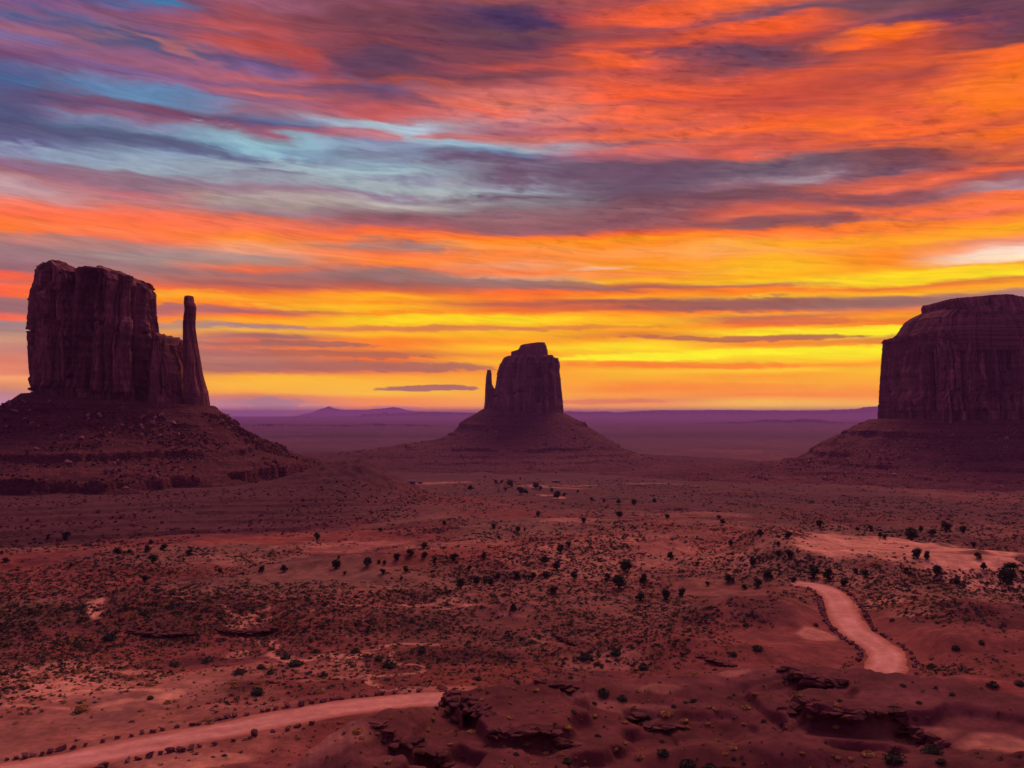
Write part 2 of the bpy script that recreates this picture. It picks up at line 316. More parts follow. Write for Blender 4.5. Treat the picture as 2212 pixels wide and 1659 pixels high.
def rock_mat(name, c1, c2, c3, size, bedding=.12):
    """sandstone wall: vertical desert-varnish streaks and faint bedding, sizes in metres"""
    m, nt, b = new_mat(name)
    g = nnode(nt, 'ShaderNodeNewGeometry').outputs['Position']
    streak = nnoise(nt, g, 1 / size, 6, .62, (1.1, 1.1, .10))
    bed = nnoise(nt, g, 1 / size, 4, .6, (.05, .05, 2.6))
    blot = nnoise(nt, g, .5 / size, 5, .6)
    col = nramp(nt, streak, [(.34, c2), (.49, c1), (.64, c3)])
    col = nmix(nt, nramp(nt, blot, [(.38, (0, 0, 0)), (.66, (1, 1, 1))]), col, nmix(nt, .5, c1, c2))
    col = nmix(nt, bedding, col, nramp(nt, bed, [(.4, c2), (.6, c3)]))
    nt.links.new(col, b.inputs['Base Color'])
    mix = nnode(nt, 'ShaderNodeMath', operation='ADD')
    nt.links.new(nnoise(nt, g, 5 / size, 6, .7, (1, 1, .3)), mix.inputs[0]); nt.links.new(streak, mix.inputs[1])
    nbump(nt, b, mix.outputs[0], .8, size * .14)
    return m
def slope_mat(name, c1, c2, c3, size):
    """talus: rubble over red shale, level bedding lines"""
    m, nt, b = new_mat(name)
    g = nnode(nt, 'ShaderNodeNewGeometry').outputs['Position']
    bed = nnoise(nt, g, 1 / size, 4, .6, (.04, .04, 2.2))
    blot = nnoise(nt, g, .6 / size, 6, .65)
    vor = nnode(nt, 'ShaderNodeTexVoronoi'); vor.inputs['Scale'].default_value = 3.2 / size
    nt.links.new(g, vor.inputs['Vector'])
    col = nramp(nt, bed, [(.38, c2), (.52, c1), (.64, c3)])
    col = nmix(nt, nramp(nt, blot, [(.35, (0, 0, 0)), (.65, (1, 1, 1))]), col, c1)
    spk = nnode(nt, 'ShaderNodeSeparateColor'); nt.links.new(vor.outputs['Color'], spk.inputs[0])
    col = nmix(nt, nramp(nt, spk.outputs[0], [(.95, (0, 0, 0)), (.97, (.6, .6, .6))]), col, tuple(min(1, q * 1.6) for q in c3))
    col = nmix(nt, nramp(nt, spk.outputs[1], [(.86, (0, 0, 0)), (.90, (.45, .45, .45))]), col, tuple(q * .6 for q in c2))
    nt.links.new(col, b.inputs['Base Color'])
    mix = nnode(nt, 'ShaderNodeMath', operation='SUBTRACT')
    nt.links.new(nnoise(nt, g, 4 / size, 6, .7), mix.inputs[0]); nt.links.new(vor.outputs['Distance'], mix.inputs[1])
    nbump(nt, b, mix.outputs[0], .8, size * .2)
    return m
def tone_mat(name, rough=.95, var=.35, scale=.8, bump=.25, dist=.25):
    """surface coloured by its own per-vertex soil tone, with grain"""
    m, nt, b = new_mat(name)
    at = nnode(nt, 'ShaderNodeAttribute', attribute_name='tone')
    g = nnode(nt, 'ShaderNodeNewGeometry').outputs['Position']
    n1 = nnoise(nt, g, scale, 8, .7); n2 = nnoise(nt, g, scale * .12, 6, .65)
    k = nramp(nt, n1, [(.28, (1 - var,) * 3), (.72, (1 + var,) * 3)])
    k2 = nramp(nt, n2, [(.3, (1 - var * .7,) * 3), (.7, (1 + var * .7,) * 3)])
    col = nmix(nt, 1.0, nmix(nt, 1.0, at.outputs['Color'], k, 'MULTIPLY'), k2, 'MULTIPLY')
    nt.links.new(col, b.inputs['Base Color'])
    if bump: nbump(nt, b, n1, bump, dist)
    return m
M_CLIFF_W = rock_mat('west_sandstone', (.25, .09, .076), (.075, .030, .030), (.50, .215, .175), 9)
M_CLIFF_E = rock_mat('east_sandstone', (.24, .09, .077), (.10, .039, .039), (.42, .18, .15), 18)
M_CLIFF_R = rock_mat('right_sandstone', (.26, .092, .078), (.08, .031, .031), (.52, .22, .18), 11)
M_BED = rock_mat('bedded_sandstone', (.20, .066, .056), (.10, .036, .036), (.28, .105, .085), 9, .75)
M_TAL_W = slope_mat('west_talus', (.115, .035, .034), (.07, .023, .024), (.16, .054, .046), 7)
M_TAL_E = slope_mat('east_talus', (.125, .040, .039), (.08, .027, .028), (.17, .06, .052), 15)
M_TAL_R = slope_mat('right_talus', (.145, .044, .042), (.078, .026, .027), (.20, .068, .058), 10)
M_GROUND = tone_mat('red_desert_soil', .97, .36, .9, .5, .22)
M_ROAD = tone_mat('packed_road_dirt', .9, .22, .7, .15, .04)
M_ROCK = rock_mat('ledge_sandstone', (.14, .047, .042), (.07, .027, .027), (.22, .08, .066), 1.0)
M_STONE = rock_mat('roadside_stone', (.20, .085, .075), (.11, .045, .045), (.32, .16, .14), .5)
M_SCRUB = tone_mat('scrub_leaves', .9, .3, 3.0, 0)
M_FAR = rock_mat('far_mesa_rock', (.15, .07, .075), (.10, .048, .055), (.19, .09, .09), 250)
def leaf_mat(name, c1, c2):
    m, nt, b = new_mat(name)
    g = nnode(nt, 'ShaderNodeNewGeometry').outputs['Position']
    nt.links.new(nramp(nt, nnoise(nt, g, 2.2, 4, .6), [(.3, c1), (.7, c2)]), b.inputs['Base Color'])
    return m
M_JUN = leaf_mat('juniper_leaves', (.036, .046, .026), (.075, .08, .042))
M_SAGE = leaf_mat('sage_leaves', (.060, .056, .035), (.12, .10, .06))
M_YEL = leaf_mat('dry_yellow_leaves', (.32, .18, .055), (.55, .32, .10))
M_BARK = leaf_mat('juniper_bark', (.08, .05, .04), (.14, .09, .07))

# ------------------------------------------------------------------ terrain
def px(X, Y, r):
    """world xy of a pixel column at horizontal distance r"""
    a, b, c = ray(X, Y); h = math.hypot(a, b); return a / h * r, b / h * r
def slope_of(X, Y):
    a, b, c = ray(X, Y); return c / np.hypot(a, b)
PR = np.array([0, 4, 12, 18, 30, 60, 85, 100, 130, 200, 260, 360, 530, 850, 1500, 2100, 3000, 8000, 60000.])
PZ = np.array([-1.7, -2.2, -5, -9, -18, -30, -36.4, -37, -37.6, -40.5, -45, -50.5, -61, -79, -108, -129, -140, -150, -152.])
# centre lines of the dirt road (pixel points turned into places on the flat they were graded on)
def road_z(r): return np.interp(r, [60, 120, 133, 214, 240], [-37.2, -37.0, -37.6, -40.2, -41])
def road_point(X, Y):
    s = float(slope_of(X, Y)); r = 120.
    for _ in range(60): r = .5 * r + .5 * float(road_z(r)) / s
    return px(X, Y, r)
NEAR_PX = [(-130, 797), (-60, 785), (0, 774), (60, 763), (150, 744), (240, 727), (330, 709.5), (400, 701), (440, 698.5)]
FAR_PX = [(881, 672), (887, 659), (882, 649), (865, 638), (850, 626), (843, 612), (837, 599), (827, 590), (812, 585.3), (801, 583.8), (790, 583.2)]
mid = [(560, 697), (680, 694), (790, 690), (850, 682)]
road_pts = [road_point(*p) for p in NEAR_PX + mid + FAR_PX]
def smooth_line(P, n=12):
    P = [np.array(p, float) for p in P]; P = [2 * P[0] - P[1]] + P + [2 * P[-1] - P[-2]]; out = []
    for i in range(1, len(P) - 2):
        for k in range(n):
            t = k / n
            out.append(.5 * (2 * P[i] + (P[i + 1] - P[i - 1]) * t + (2 * P[i - 1] - 5 * P[i] + 4 * P[i + 1] - P[i + 2]) * t * t + (3 * P[i] - P[i - 1] - 3 * P[i + 1] + P[i + 2]) * t ** 3))
    out.append(P[-2]); return np.array(out)
ROAD = smooth_line(road_pts, 14)
def resample(P, step):
    d = np.r_[0, np.cumsum(np.hypot(*np.diff(P, axis=0).T))]
    s = np.arange(0, d[-1], step); return np.stack([np.interp(s, d, P[:, 0]), np.interp(s, d, P[:, 1])], 1)
ROAD = resample(ROAD, .8)
HALF = 3.1
def dist_line(x, y, P):
    """distance, signed side (+ = left of travel) and index of the nearest point of a polyline"""
    shp = x.shape; x = x.ravel(); y = y.ravel()
    best = np.full(x.shape, 1e9); side = np.zeros(x.shape); idx = np.zeros(x.shape, int)
    for i in range(len(P) - 1):
        a = P[i]; b = P[i + 1]; dx, dy = b - a; l2 = dx * dx + dy * dy + 1e-9
        t = np.clip(((x - a[0]) * dx + (y - a[1]) * dy) / l2, 0, 1)
        ex = x - a[0] - t * dx; ey = y - a[1] - t * dy; d = ex * ex + ey * ey
        m = d < best
        best[m] = d[m]; idx[m] = i; side[m] = np.sign(dx * (y - a[1]) - dy * (x - a[0]))[m]
    return np.sqrt(best).reshape(shp), side.reshape(shp), idx.reshape(shp)

# swells and mounds: pixel column, distance, height, half width across, half width along the view
MOUNDS = [(755, 186, 4.2, 13, 15), (968, 196, 3.6, 17, 13), (935, 160, 2.6, 11, 8), (1010, 172, 3.0, 13, 10), (225, 192, 3.4, 24, 13), (100, 200, 2.2, 16, 10),
          (6, 205, 3.4, 16, 12), (475, 146, 1.8, 14, 4.5), (520, 186, 2.0, 14, 6), (640, 330, 4.0, 46, 55), (590, 300, 2.2, 26, 22), (700, 150, 2.4, 18, 9), (640, 148, 1.6, 10, 6),
          (330, 178, 1.8, 16, 8), (430, 205, 2.0, 18, 9), (1040, 130, 2.5, 16, 10), (960, 135, 1.6, 8, 6), (150, 240, 2.2, 22, 14), (390, 280, 2.6, 30, 18), (820, 420, 3.0, 50, 40), (90, 330, 3, 40, 25), (352, 880, 13, 45, 70), (388, 850, 7, 45, 60), (320, 860, 9, 50, 60)]
CREST = np.array([(230, 800), (270, 776), (310, 748), (350, 722), (400, 705), (440, 694), (470, 688.5), (545, 680), (600, 679), (650, 677), (720, 672), (790, 665), (850, 668.5), (905, 673.5), (960, 682), (1024, 699), (1120, 722)], float)
_t = np.linspace(0, len(CREST) - 1, 400); _k = np.arange(len(CREST))
def _sm(v): return np.convolve(np.pad(v, 14, 'edge'), np.hanning(31)[1:-1] / np.hanning(31)[1:-1].sum(), 'valid')
CREST = np.stack([_sm(np.interp(_t, _k, CREST[:, 0])), _sm(np.interp(_t, _k, CREST[:, 1]))], 1)
CREST_R = np.interp(CREST[:, 0], [230, 350, 440, 600, 790, 905, 1024, 1120], [66, 76, 86, 92, 99, 98, 95, 92])
CREST_R = _sm(_sm(CREST_R))
CREST_S = np.array([float(slope_of(a, b)) for a, b in CREST])
CREST_A = np.arctan2(CREST[:, 0] - 512, F)
def sstf(a, b, x): return sst(a, b, x)
def h_ground(x, y, ledges=True):
    r = np.hypot(x, y); az = np.arctan2(x, y)
    z = np.interp(r, PR, PZ)
    # gentle relief of the flats
    k = np.interp(r, [60, 120, 200, 400, 1000, 4000, 60000], [.25, .5, 2.1, 3.6, 5.0, 9, 14])
    z = z + k * fbm(x / 95, y / 95, 4, 3) * sst(40, 90, r)
    kk = np.interp(r, [60, 130, 180, 500, 1500], [.35, .6, 1.7, 1.9, .7])
    rid = 1 - np.abs(fbm(x / 30, y / 22, 3, 21))
    z = z + kk * (rid - .75) * 1.6
    z = z + np.interp(r, [40, 300, 900], [.16, .22, .0]) * fbm(x / 6, y / 6, 3, 31)
    # low plain to the left, stepped shale benches below the left butte
    lft = sst(-40, -150, x) * sst(440, 540, r) * sst(1000, 820, r)
    bench = -72.5 + 9 * (np.clip((r - 555) / 150, 0, 1)) + 1.6 * fbm(x / 110, y / 60, 4, 42)
    st = bench * .60; st = (np.floor(st) + sst(.455, .545, st - np.floor(st))) / .60
    z = z * (1 - lft) + (st + .9 * fbm(x / 26, y / 18, 4, 41)) * lft
    for (X, R, hgt, rx, ry) in MOUNDS:
        cx, cy = px(X, 600, R)
        ca, sa = cy / R, cx / R
        u = ((x - cx) * ca - (y - cy) * sa) / rx; v = ((x - cx) * sa + (y - cy) * ca) / ry
        d2 = u * u + v * v
        m = d2 < 9
        if m.any():
            e = np.exp(-d2[m] * 1.1) * hgt * (1 + .35 * fbm(x[m] / 7, y[m] / 7, 3, 51 + int(X)))
            z[m] += e
    # the flat-topped sand dune on the right
    cx, cy = px(893, 548, 294)
    u = (x - cx) / 48 + .18 * fbm(x / 30, y / 30, 2, 61); v = (y - cy) / 50
    d = np.sqrt(u * u + v * v)
    z = z + 6.5 * sst(1.25, .72, d) + 1.4 * sst(1.0, .2, np.hypot((x - cx - 52) / 40, (y - cy + 14) / 20))
    # foreground spur
    ar = np.interp(az, CREST_A, CREST_R) + 3.0 * fbm(az * 14, az * 0, 2, 71)
    cs = np.interp(az, CREST_A, CREST_S)
    zc = cs * ar + .35 * fbm(az * 60, az * 0 + 3, 3, 72) * np.exp(-((r - ar) / 7) ** 2)
    rr = r - ar
    near = zc - .10 * (-rr) * sst(0, 6, -rr) + 1.7 * fbm(x / 14 + .25 * y / 7, y / 7.5, 4, 73, .4) * sst(0, 10, -rr) - .3 * np.abs(fbm(x / 4.5, y / 8, 3, 74)) * sst(0, 8, -rr)
    tq = near / 1.2 + .5 * fbm(x / 9, y / 9, 3, 76); tq = (np.floor(tq) + sst(.40, .60, tq - np.floor(tq)) - .5 * fbm(x / 9, y / 9, 3, 76)) * 1.2
    near = near + (tq - near) * .9 * sst(-.35, .05, fbm(x / 16, y / 10, 3, 77)) * sst(2, 9, -rr)
    far = zc - .40 * rr - .010 * rr * rr
    sp = np.where(rr < 0, near, far)
    bx0 = np.interp(y, [0, 60, 72, 90, 112, 130], [-33, -30.5, -28, -23, -18.5, -12])
    msk = sst(-1, 13, x - bx0 + 1.6 * fbm(x / 9, y / 9, 3, 75))
    spur = z + (sp - z) * msk
    use = (r < 135) & (r > 30)
    z = np.where(use, np.maximum(z, spur) * 1.0, z)
    if ledges:
        for P, drop in LEDGES:
            c = P.mean(0); rad = np.hypot(*(P - c).T).max() + 12
            m = np.hypot(x - c[0], y - c[1]) < rad
            if m.any():
                dd, sd, ii = dist_line(x[m], y[m], P)
                n_ = len(P) - 1; z[m] -= drop * sst(-.2, .5, dd * -sd) * np.exp(-(dd / 5.0) ** 2) * sst(0, 3, ii) * sst(n_ - .9, n_ - 4, ii)
    # graded road bed
    m = (r < 300) & (r > 50) & (y > 0)
    if m.any():
        dd, sd, ii = dist_line(x[m], y[m], ROAD[::4])
        rz = road_z(r[m])
        w = sst(10, HALF + .9, dd)
        zz = z[m]
        low = np.minimum(zz, rz + .25)
        zz = zz * (1 - w) + (rz - .02) * w
        zz -= .16 * sst(HALF + .15, HALF - .5, dd)
        z[m] = zz
    return z
LEDGES = []
def hit_exact(X, Y, ledges=False, r0=40, r1=3000, n=2600):
    a, b, c = ray(X, Y); h = math.hypot(a, b); s = c / h
    r = np.geomspace(r0, r1, n); x = a / h * r; y = b / h * r
    z = h_ground(x, y, ledges)
    k = np.argmax(z >= s * r)
    return np.array([x[k], y[k], z[k]])
LEDGE_PX = [
 ([(376, 725), (394, 737), (409, 744), (422, 750), (438, 758), (452, 768), (470, 780)], 1.6, 'chunky broken rock ledge at the bottom of the foreground ridge, below the near road'),
 ([(443, 688), (454, 695), (467, 701), (480, 708), (495, 719)], 1.5, 'dark blocky rock ledge running down from the notch where the near road ends'),
 ([(541, 681), (552, 683), (564, 685), (578, 686), (592, 688)], 1.0, 'short dark rock ledge on the ridge crest in the middle of the foreground'),
 ([(493, 731), (506, 733), (519, 734), (543, 741), (560, 742), (576, 744), (588, 751)], .9, 'thin cracked rock ledge across the lower middle of the foreground ridge'),
 ([(786, 669), (801, 675), (817, 679), (837, 680), (851, 687)], 1.4, 'row of big rounded boulders on the ridge just below the far road'),
 ([(785, 708.5), (812, 710), (837, 712), (861, 715), (884, 717), (906, 723), (924, 734), (942, 744), (951, 749)], 1.5, 'long curving dark rock ledge at the lower right of the foreground'),
 ([(640, 722), (656, 725), (672, 726), (690, 730)], .8, 'small dark ledge on the ridge left of the curving ledge'),
 ([(700, 655), (712, 659), (726, 664), (738, 668)], .7, 'rubbly ledge on the dark bank left of the far road'),
 ([(215, 627), (232, 631), (252, 631), (272, 629), (284, 623)], 1.0, 'tilted slabs of red rock on the mound left of centre'),
 ([(130, 632), (150, 634), (176, 634), (200, 633)], .7, 'low dark rock band in front of the mound left of centre'),
 ([(556, 634), (568, 639), (580, 643), (588, 645)], .8, 'short dark cut bank of rock in the middle of the scrub'),
]
_led = []
for pts, drop, lab in LEDGE_PX:
    P = np.array([hit_exact(a, b)[:2] for a, b in pts])
    _led.append((resample(smooth_line(P, 6), .9), drop * .72))
LEDGES = _led

AZ = np.concatenate([np.linspace(-PI, -1.1, 24)[:-1], np.linspace(-1.1, -.60, 30)[:-1], np.arange(-.60, .60, .00165), np.linspace(.60, 1.1, 30)[1:], np.linspace(1.1, PI, 24)[1:]])
rr_ = [0.6, 4, 9, 14, 20, 27, 34, 40]
r_ = 40.0
while r_ < 60000:
    r_ *= 1 + np.interp(math.log10(r_), [1.6, 2.85, 3.1, 3.5, 4.0], [.0034, .0034, .0075, .02, .05]); rr_.append(r_)
RR = np.array(rr_)
GX = RR[:, None] * np.sin(AZ)[None, :]; GY = RR[:, None] * np.cos(AZ)[None, :]
GZ = h_ground(GX.copy(), GY.copy())
GMAX = np.maximum.accumulate(GZ / RR[:, None], 0)
def ground_z(x, y):
    r = np.hypot(x, y); a = np.arctan2(x, y)
    i = np.clip(np.searchsorted(RR, r) - 1, 0, len(RR) - 2); j = np.clip(np.searchsorted(AZ, a) - 1, 0, len(AZ) - 2)
    u = (r - RR[i]) / (RR[i + 1] - RR[i]); v = (a - AZ[j]) / (AZ[j + 1] - AZ[j])
    return (GZ[i, j] * (1 - v) + GZ[i, j + 1] * v) * (1 - u) + (GZ[i + 1, j] * (1 - v) + GZ[i + 1, j + 1] * v) * u
def hit(X, Y):
    """first ground point seen through each pixel: x, y, z, distance"""
    a, b, c = ray(X, Y); h = np.hypot(a, b); s = c / h; az = np.arctan2(a, b)
    j = np.clip(np.round(np.interp(az, AZ, np.arange(len(AZ)))).astype(int), 0, len(AZ) - 1)
    r = np.empty(len(j))
    for q in np.unique(j):
        m = j == q
        k = np.clip(np.searchsorted(GMAX[:, q], s[m]), 1, len(RR) - 1)
        g0 = GMAX[k - 1, q]; g1 = GMAX[k, q]
        t = np.clip((s[m] - g0) / np.maximum(g1 - g0, 1e-9), 0, 1)
        r[m] = RR[k - 1] + t * (RR[k] - RR[k - 1])
    x = np.sin(az) * r; y = np.cos(az) * r
    return x, y, ground_z(x, y), r

# soil tones (albedo): red clay, darker shale, pale sand washes, dusty dry-grass ground
CLAY = np.array((.225, .060, .046)); SHALE = np.array((.095, .029, .031)); SAND = np.array((.70, .325, .185)); DUST = np.array((.25, .125, .08)); RUST = np.array((.33, .085, .045))
PALE = [(110, 715, 200, 52, .46), (30, 685, 110, 26, .62), (330, 740, 60, 12, .3), (620, 548, 110, 25, .35), (470, 545, 60, 10, .3), (60, 688, 75, 9, .75), (25, 702, 45, 6, .65), (95, 667, 65, 5, .55), (98, 735, 22, 10, .6), (78, 748, 40, 5, .5), (160, 679, 9, 14, .7), (166, 698, 7, 9, .7), (208, 717, 12, 7, .5), (115, 690, 25, 5, .5), (140, 672, 30, 5, .55),
        (95, 602, 6, 8, .7), (345, 672, 22, 12, .55), (195, 762, 60, 7, .6), (560, 547, 55, 14, .45), (640, 535, 60, 12, .4), (560, 520, 40, 8, .3), (895, 544, 98, 15, 1.), (850, 546, 50, 12, 1.), (950, 556, 60, 9, .9), (965, 562, 60, 9, .85), (1010, 575, 35, 5, .6),
        (885, 602, 32, 6, .65), (915, 610, 22, 4, .45), (815, 634, 20, 6, .75), (1000, 745, 45, 9, .45), (735, 673, 22, 4, .6), (660, 688, 25, 4, .35), (640, 712, 60, 4, .3), (735, 560, 80, 8, .3), (690, 515, 60, 5, .25),
        (350, 545, 60, 7, .4), (250, 560, 60, 6, .3), (440, 690, 40, 6, .35), (600, 662, 50, 6, .3), (370, 648, 30, 3, .3), (555, 487, 40, 2.5, .5), (425, 483, 45, 2, .5), (640, 483, 80, 2, .3), (920, 730, 50, 6, .2), (845, 576, 30, 4, .5), (560, 498, 8, 2, .9), (545, 495, 10, 2, .8)]
DARK = [(115, 712, 33, 18, .9), (215, 690, 60, 13, .8), (15, 668, 45, 5, .7), (40, 725, 30, 9, .5), (230, 660, 60, 6, .7), (480, 658, 70, 6, .8), (420, 620, 80, 10, .6), (760, 605, 35, 12, .6), (760, 515, 90, 12, .45), (420, 525, 110, 8, .4), (980, 620, 70, 14, .55), (330, 505, 120, 12, .3), (820, 500, 120, 8, .5)]
def soil():
    x, y, r = GX, GY, np.hypot(GX, GY)
    sh = x.shape
    def patch(lst, seed):
        m = np.zeros(sh)
        X = np.array([p[0] for p in lst], float); Y = np.array([p[1] for p in lst], float)
        hx, hy, hz, hr = hit(X, Y)
        n = fbm(x / 9, y / 14, 4, seed)
        n2 = fbm(x / 60, y / 90, 4, seed + 5)
        for (X_, Y_, rx, ry, s), cx, cy, R in zip(lst, hx, hy, hr):
            dep = abs(float(slope_of(X_, Y_)))
            lx = rx / F * R; ly = ry / F * R / dep
            ca, sa = cy / R, cx / R
            i0, i1 = np.searchsorted(RR, [R - 2.2 * ly, R + 2.2 * ly]); i1 = min(i1, len(RR))
            xs, ys = x[i0:i1], y[i0:i1]
            u = ((xs - cx) * ca - (ys - cy) * sa) / lx; v = ((xs - cx) * sa + (ys - cy) * ca) / ly
            nn = n[i0:i1] if R < 450 else n2[i0:i1]
            d = np.sqrt(u * u + v * v) + .55 * nn
            m[i0:i1] = np.maximum(m[i0:i1], s * sst(1.1, .7, d))
        return m
    big = fbm(x / 70, y / 70, 5, 81); sm = fbm(x / 9, y / 9, 4, 82); fine = fbm(x / 2.2, y / 2.2, 3, 83)
    streak = fbm(x / 160, y / 40, 4, 84)
    c = CLAY + (SHALE - CLAY) * sst(-.05, .5, big + .4 * sm)[..., None]
    c = c + (RUST - c) * (.6 * sst(.1, .5, fbm(x / 45, y / 45, 4, 85)))[..., None]
    w = sst(125, 230, r) * sst(-.35, .35, fbm(x / 55, y / 80, 5, 86) + .25 * fine) * np.interp(r, [100, 400, 1500, 3000], [.75, .75, .5, .3])
    c = c + (DUST - c) * w[..., None]
    # broad plain beyond: alternating bands of shale and pale flats
    w = sst(900, 1600, r) * sst(-.1, .35, fbm(x / 700, y / 1500, 4, 87)) * .6
    c = c + (SHALE * np.array((.9, 1, 1.15)) - c) * w[..., None]
    w = sst(700, 1400, r) * sst(.12, .45, fbm(x / 500, y / 2500, 4, 88)) * .5
    c = c + (np.array((.20, .10, .09)) - c) * w[..., None]
    # maroon shale of the benches under the left butte; then the darkened foreground spur
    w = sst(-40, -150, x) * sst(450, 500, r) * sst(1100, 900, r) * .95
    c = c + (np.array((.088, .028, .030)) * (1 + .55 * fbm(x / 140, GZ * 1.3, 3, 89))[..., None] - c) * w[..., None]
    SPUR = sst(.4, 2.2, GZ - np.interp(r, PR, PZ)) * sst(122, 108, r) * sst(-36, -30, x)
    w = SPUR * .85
    c = c + (np.array((.108, .033, .033)) - c) * w[..., None]  # maroon clay, darkened further to paint in the shade of the spur's near slope
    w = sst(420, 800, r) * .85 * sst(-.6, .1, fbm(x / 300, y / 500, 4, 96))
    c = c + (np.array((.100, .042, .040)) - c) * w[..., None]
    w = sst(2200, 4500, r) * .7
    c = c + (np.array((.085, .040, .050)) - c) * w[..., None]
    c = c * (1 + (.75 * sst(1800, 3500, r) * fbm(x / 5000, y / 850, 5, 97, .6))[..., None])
    d = patch(DARK, 91); c = c + (SHALE - c) * d[..., None]
    p = patch(PALE, 92) * (.8 + .4 * sm); p = np.clip(p, 0, 1)
    c = c + (SAND - c) * p[..., None]
    # thin braided wash channels across the flats near the left of the road
    ch = np.abs(fbm(x / 26 + .35 * fbm(x / 8, y / 8, 3, 94), y / 34, 3, 93))
    w = sst(.055, .012, ch) * sst(60, 80, r) * sst(260, 150, r) * sst(15, -10, x) * .75 * (1 - SPUR)
    c = c + (SAND * .95 - c) * w[..., None]
    # lighter crust on the top of the foreground spur
    w = sst(.15, .5, fbm(x / 12, y / 5, 4, 95)) * sst(115, 100, r) * .4
    c = c + (np.array((.25, .088, .074)) - c) * w[..., None]
    k = np.where(r < 1000, 1 + .32 * fine + .2 * sm, 1.0)
    return np.clip(c * k[..., None], .01, .8), p
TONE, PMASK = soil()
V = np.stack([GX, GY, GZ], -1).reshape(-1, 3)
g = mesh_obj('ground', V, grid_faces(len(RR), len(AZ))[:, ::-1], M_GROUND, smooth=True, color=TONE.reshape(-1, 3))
tag(g, kind='structure')

def build_road():
    P = ROAD; T = np.gradient(P, axis=0); T /= np.hypot(T[:, 0], T[:, 1])[:, None]; N = np.stack([-T[:, 1], T[:, 0]], 1)
    us = np.array([-1.06, -1, -.85, -.6, -.45, -.2, 0, .2, .45, .6, .85, 1, 1.06]) * HALF
    zc = road_z(np.hypot(P[:, 0], P[:, 1]))
    n = len(P); edge = .6 * fbm(np.arange(n) / 5, np.zeros(n), 4, 101); edge2 = .6 * fbm(np.arange(n) / 7, np.zeros(n) + 5, 3, 102)
    V = []; C = []
    for k, u in enumerate(us):
        off = u + (edge if u < -.9 * HALF else edge2 if u > .9 * HALF else 0)
        q = P + N * np.asarray(off).reshape(-1, 1)
        zz = zc + .03 - .05 * (abs(u) / HALF) ** 2 - (.25 if k in (0, len(us) - 1) else 0) + .02 * fbm(q[:, 0] / 3, q[:, 1] / 3, 3, 103)
        zz = zz - (.045 if abs(abs(u / HALF) - .45) < .02 else 0)
        V.append(np.c_[q, zz])
        t = np.clip(.5 + .9 * fbm(q[:, 0] / 5 + k * .4, q[:, 1] / 5, 4, 104) + (.25 if abs(abs(u / HALF) - .45) < .02 else -.1), 0, 1)
        base = np.array((.56, .245, .155)); rut = np.array((.72, .365, .255)); sh = np.array((.47, .175, .10))
        c = base + (rut - base) * t[:, None]
        if abs(u) > .8 * HALF: c = sh + (base - sh) * t[:, None] * .5
        C.append(c)
    m = len(us)
    V = np.stack(V, 1).reshape(-1, 3); C = np.stack(C, 1).reshape(-1, 3)
    o = mesh_obj('road', V, grid_faces(n, m)[:, ::-1], M_ROAD, smooth=True, color=C)
    tag(o, kind='structure')
build_road()

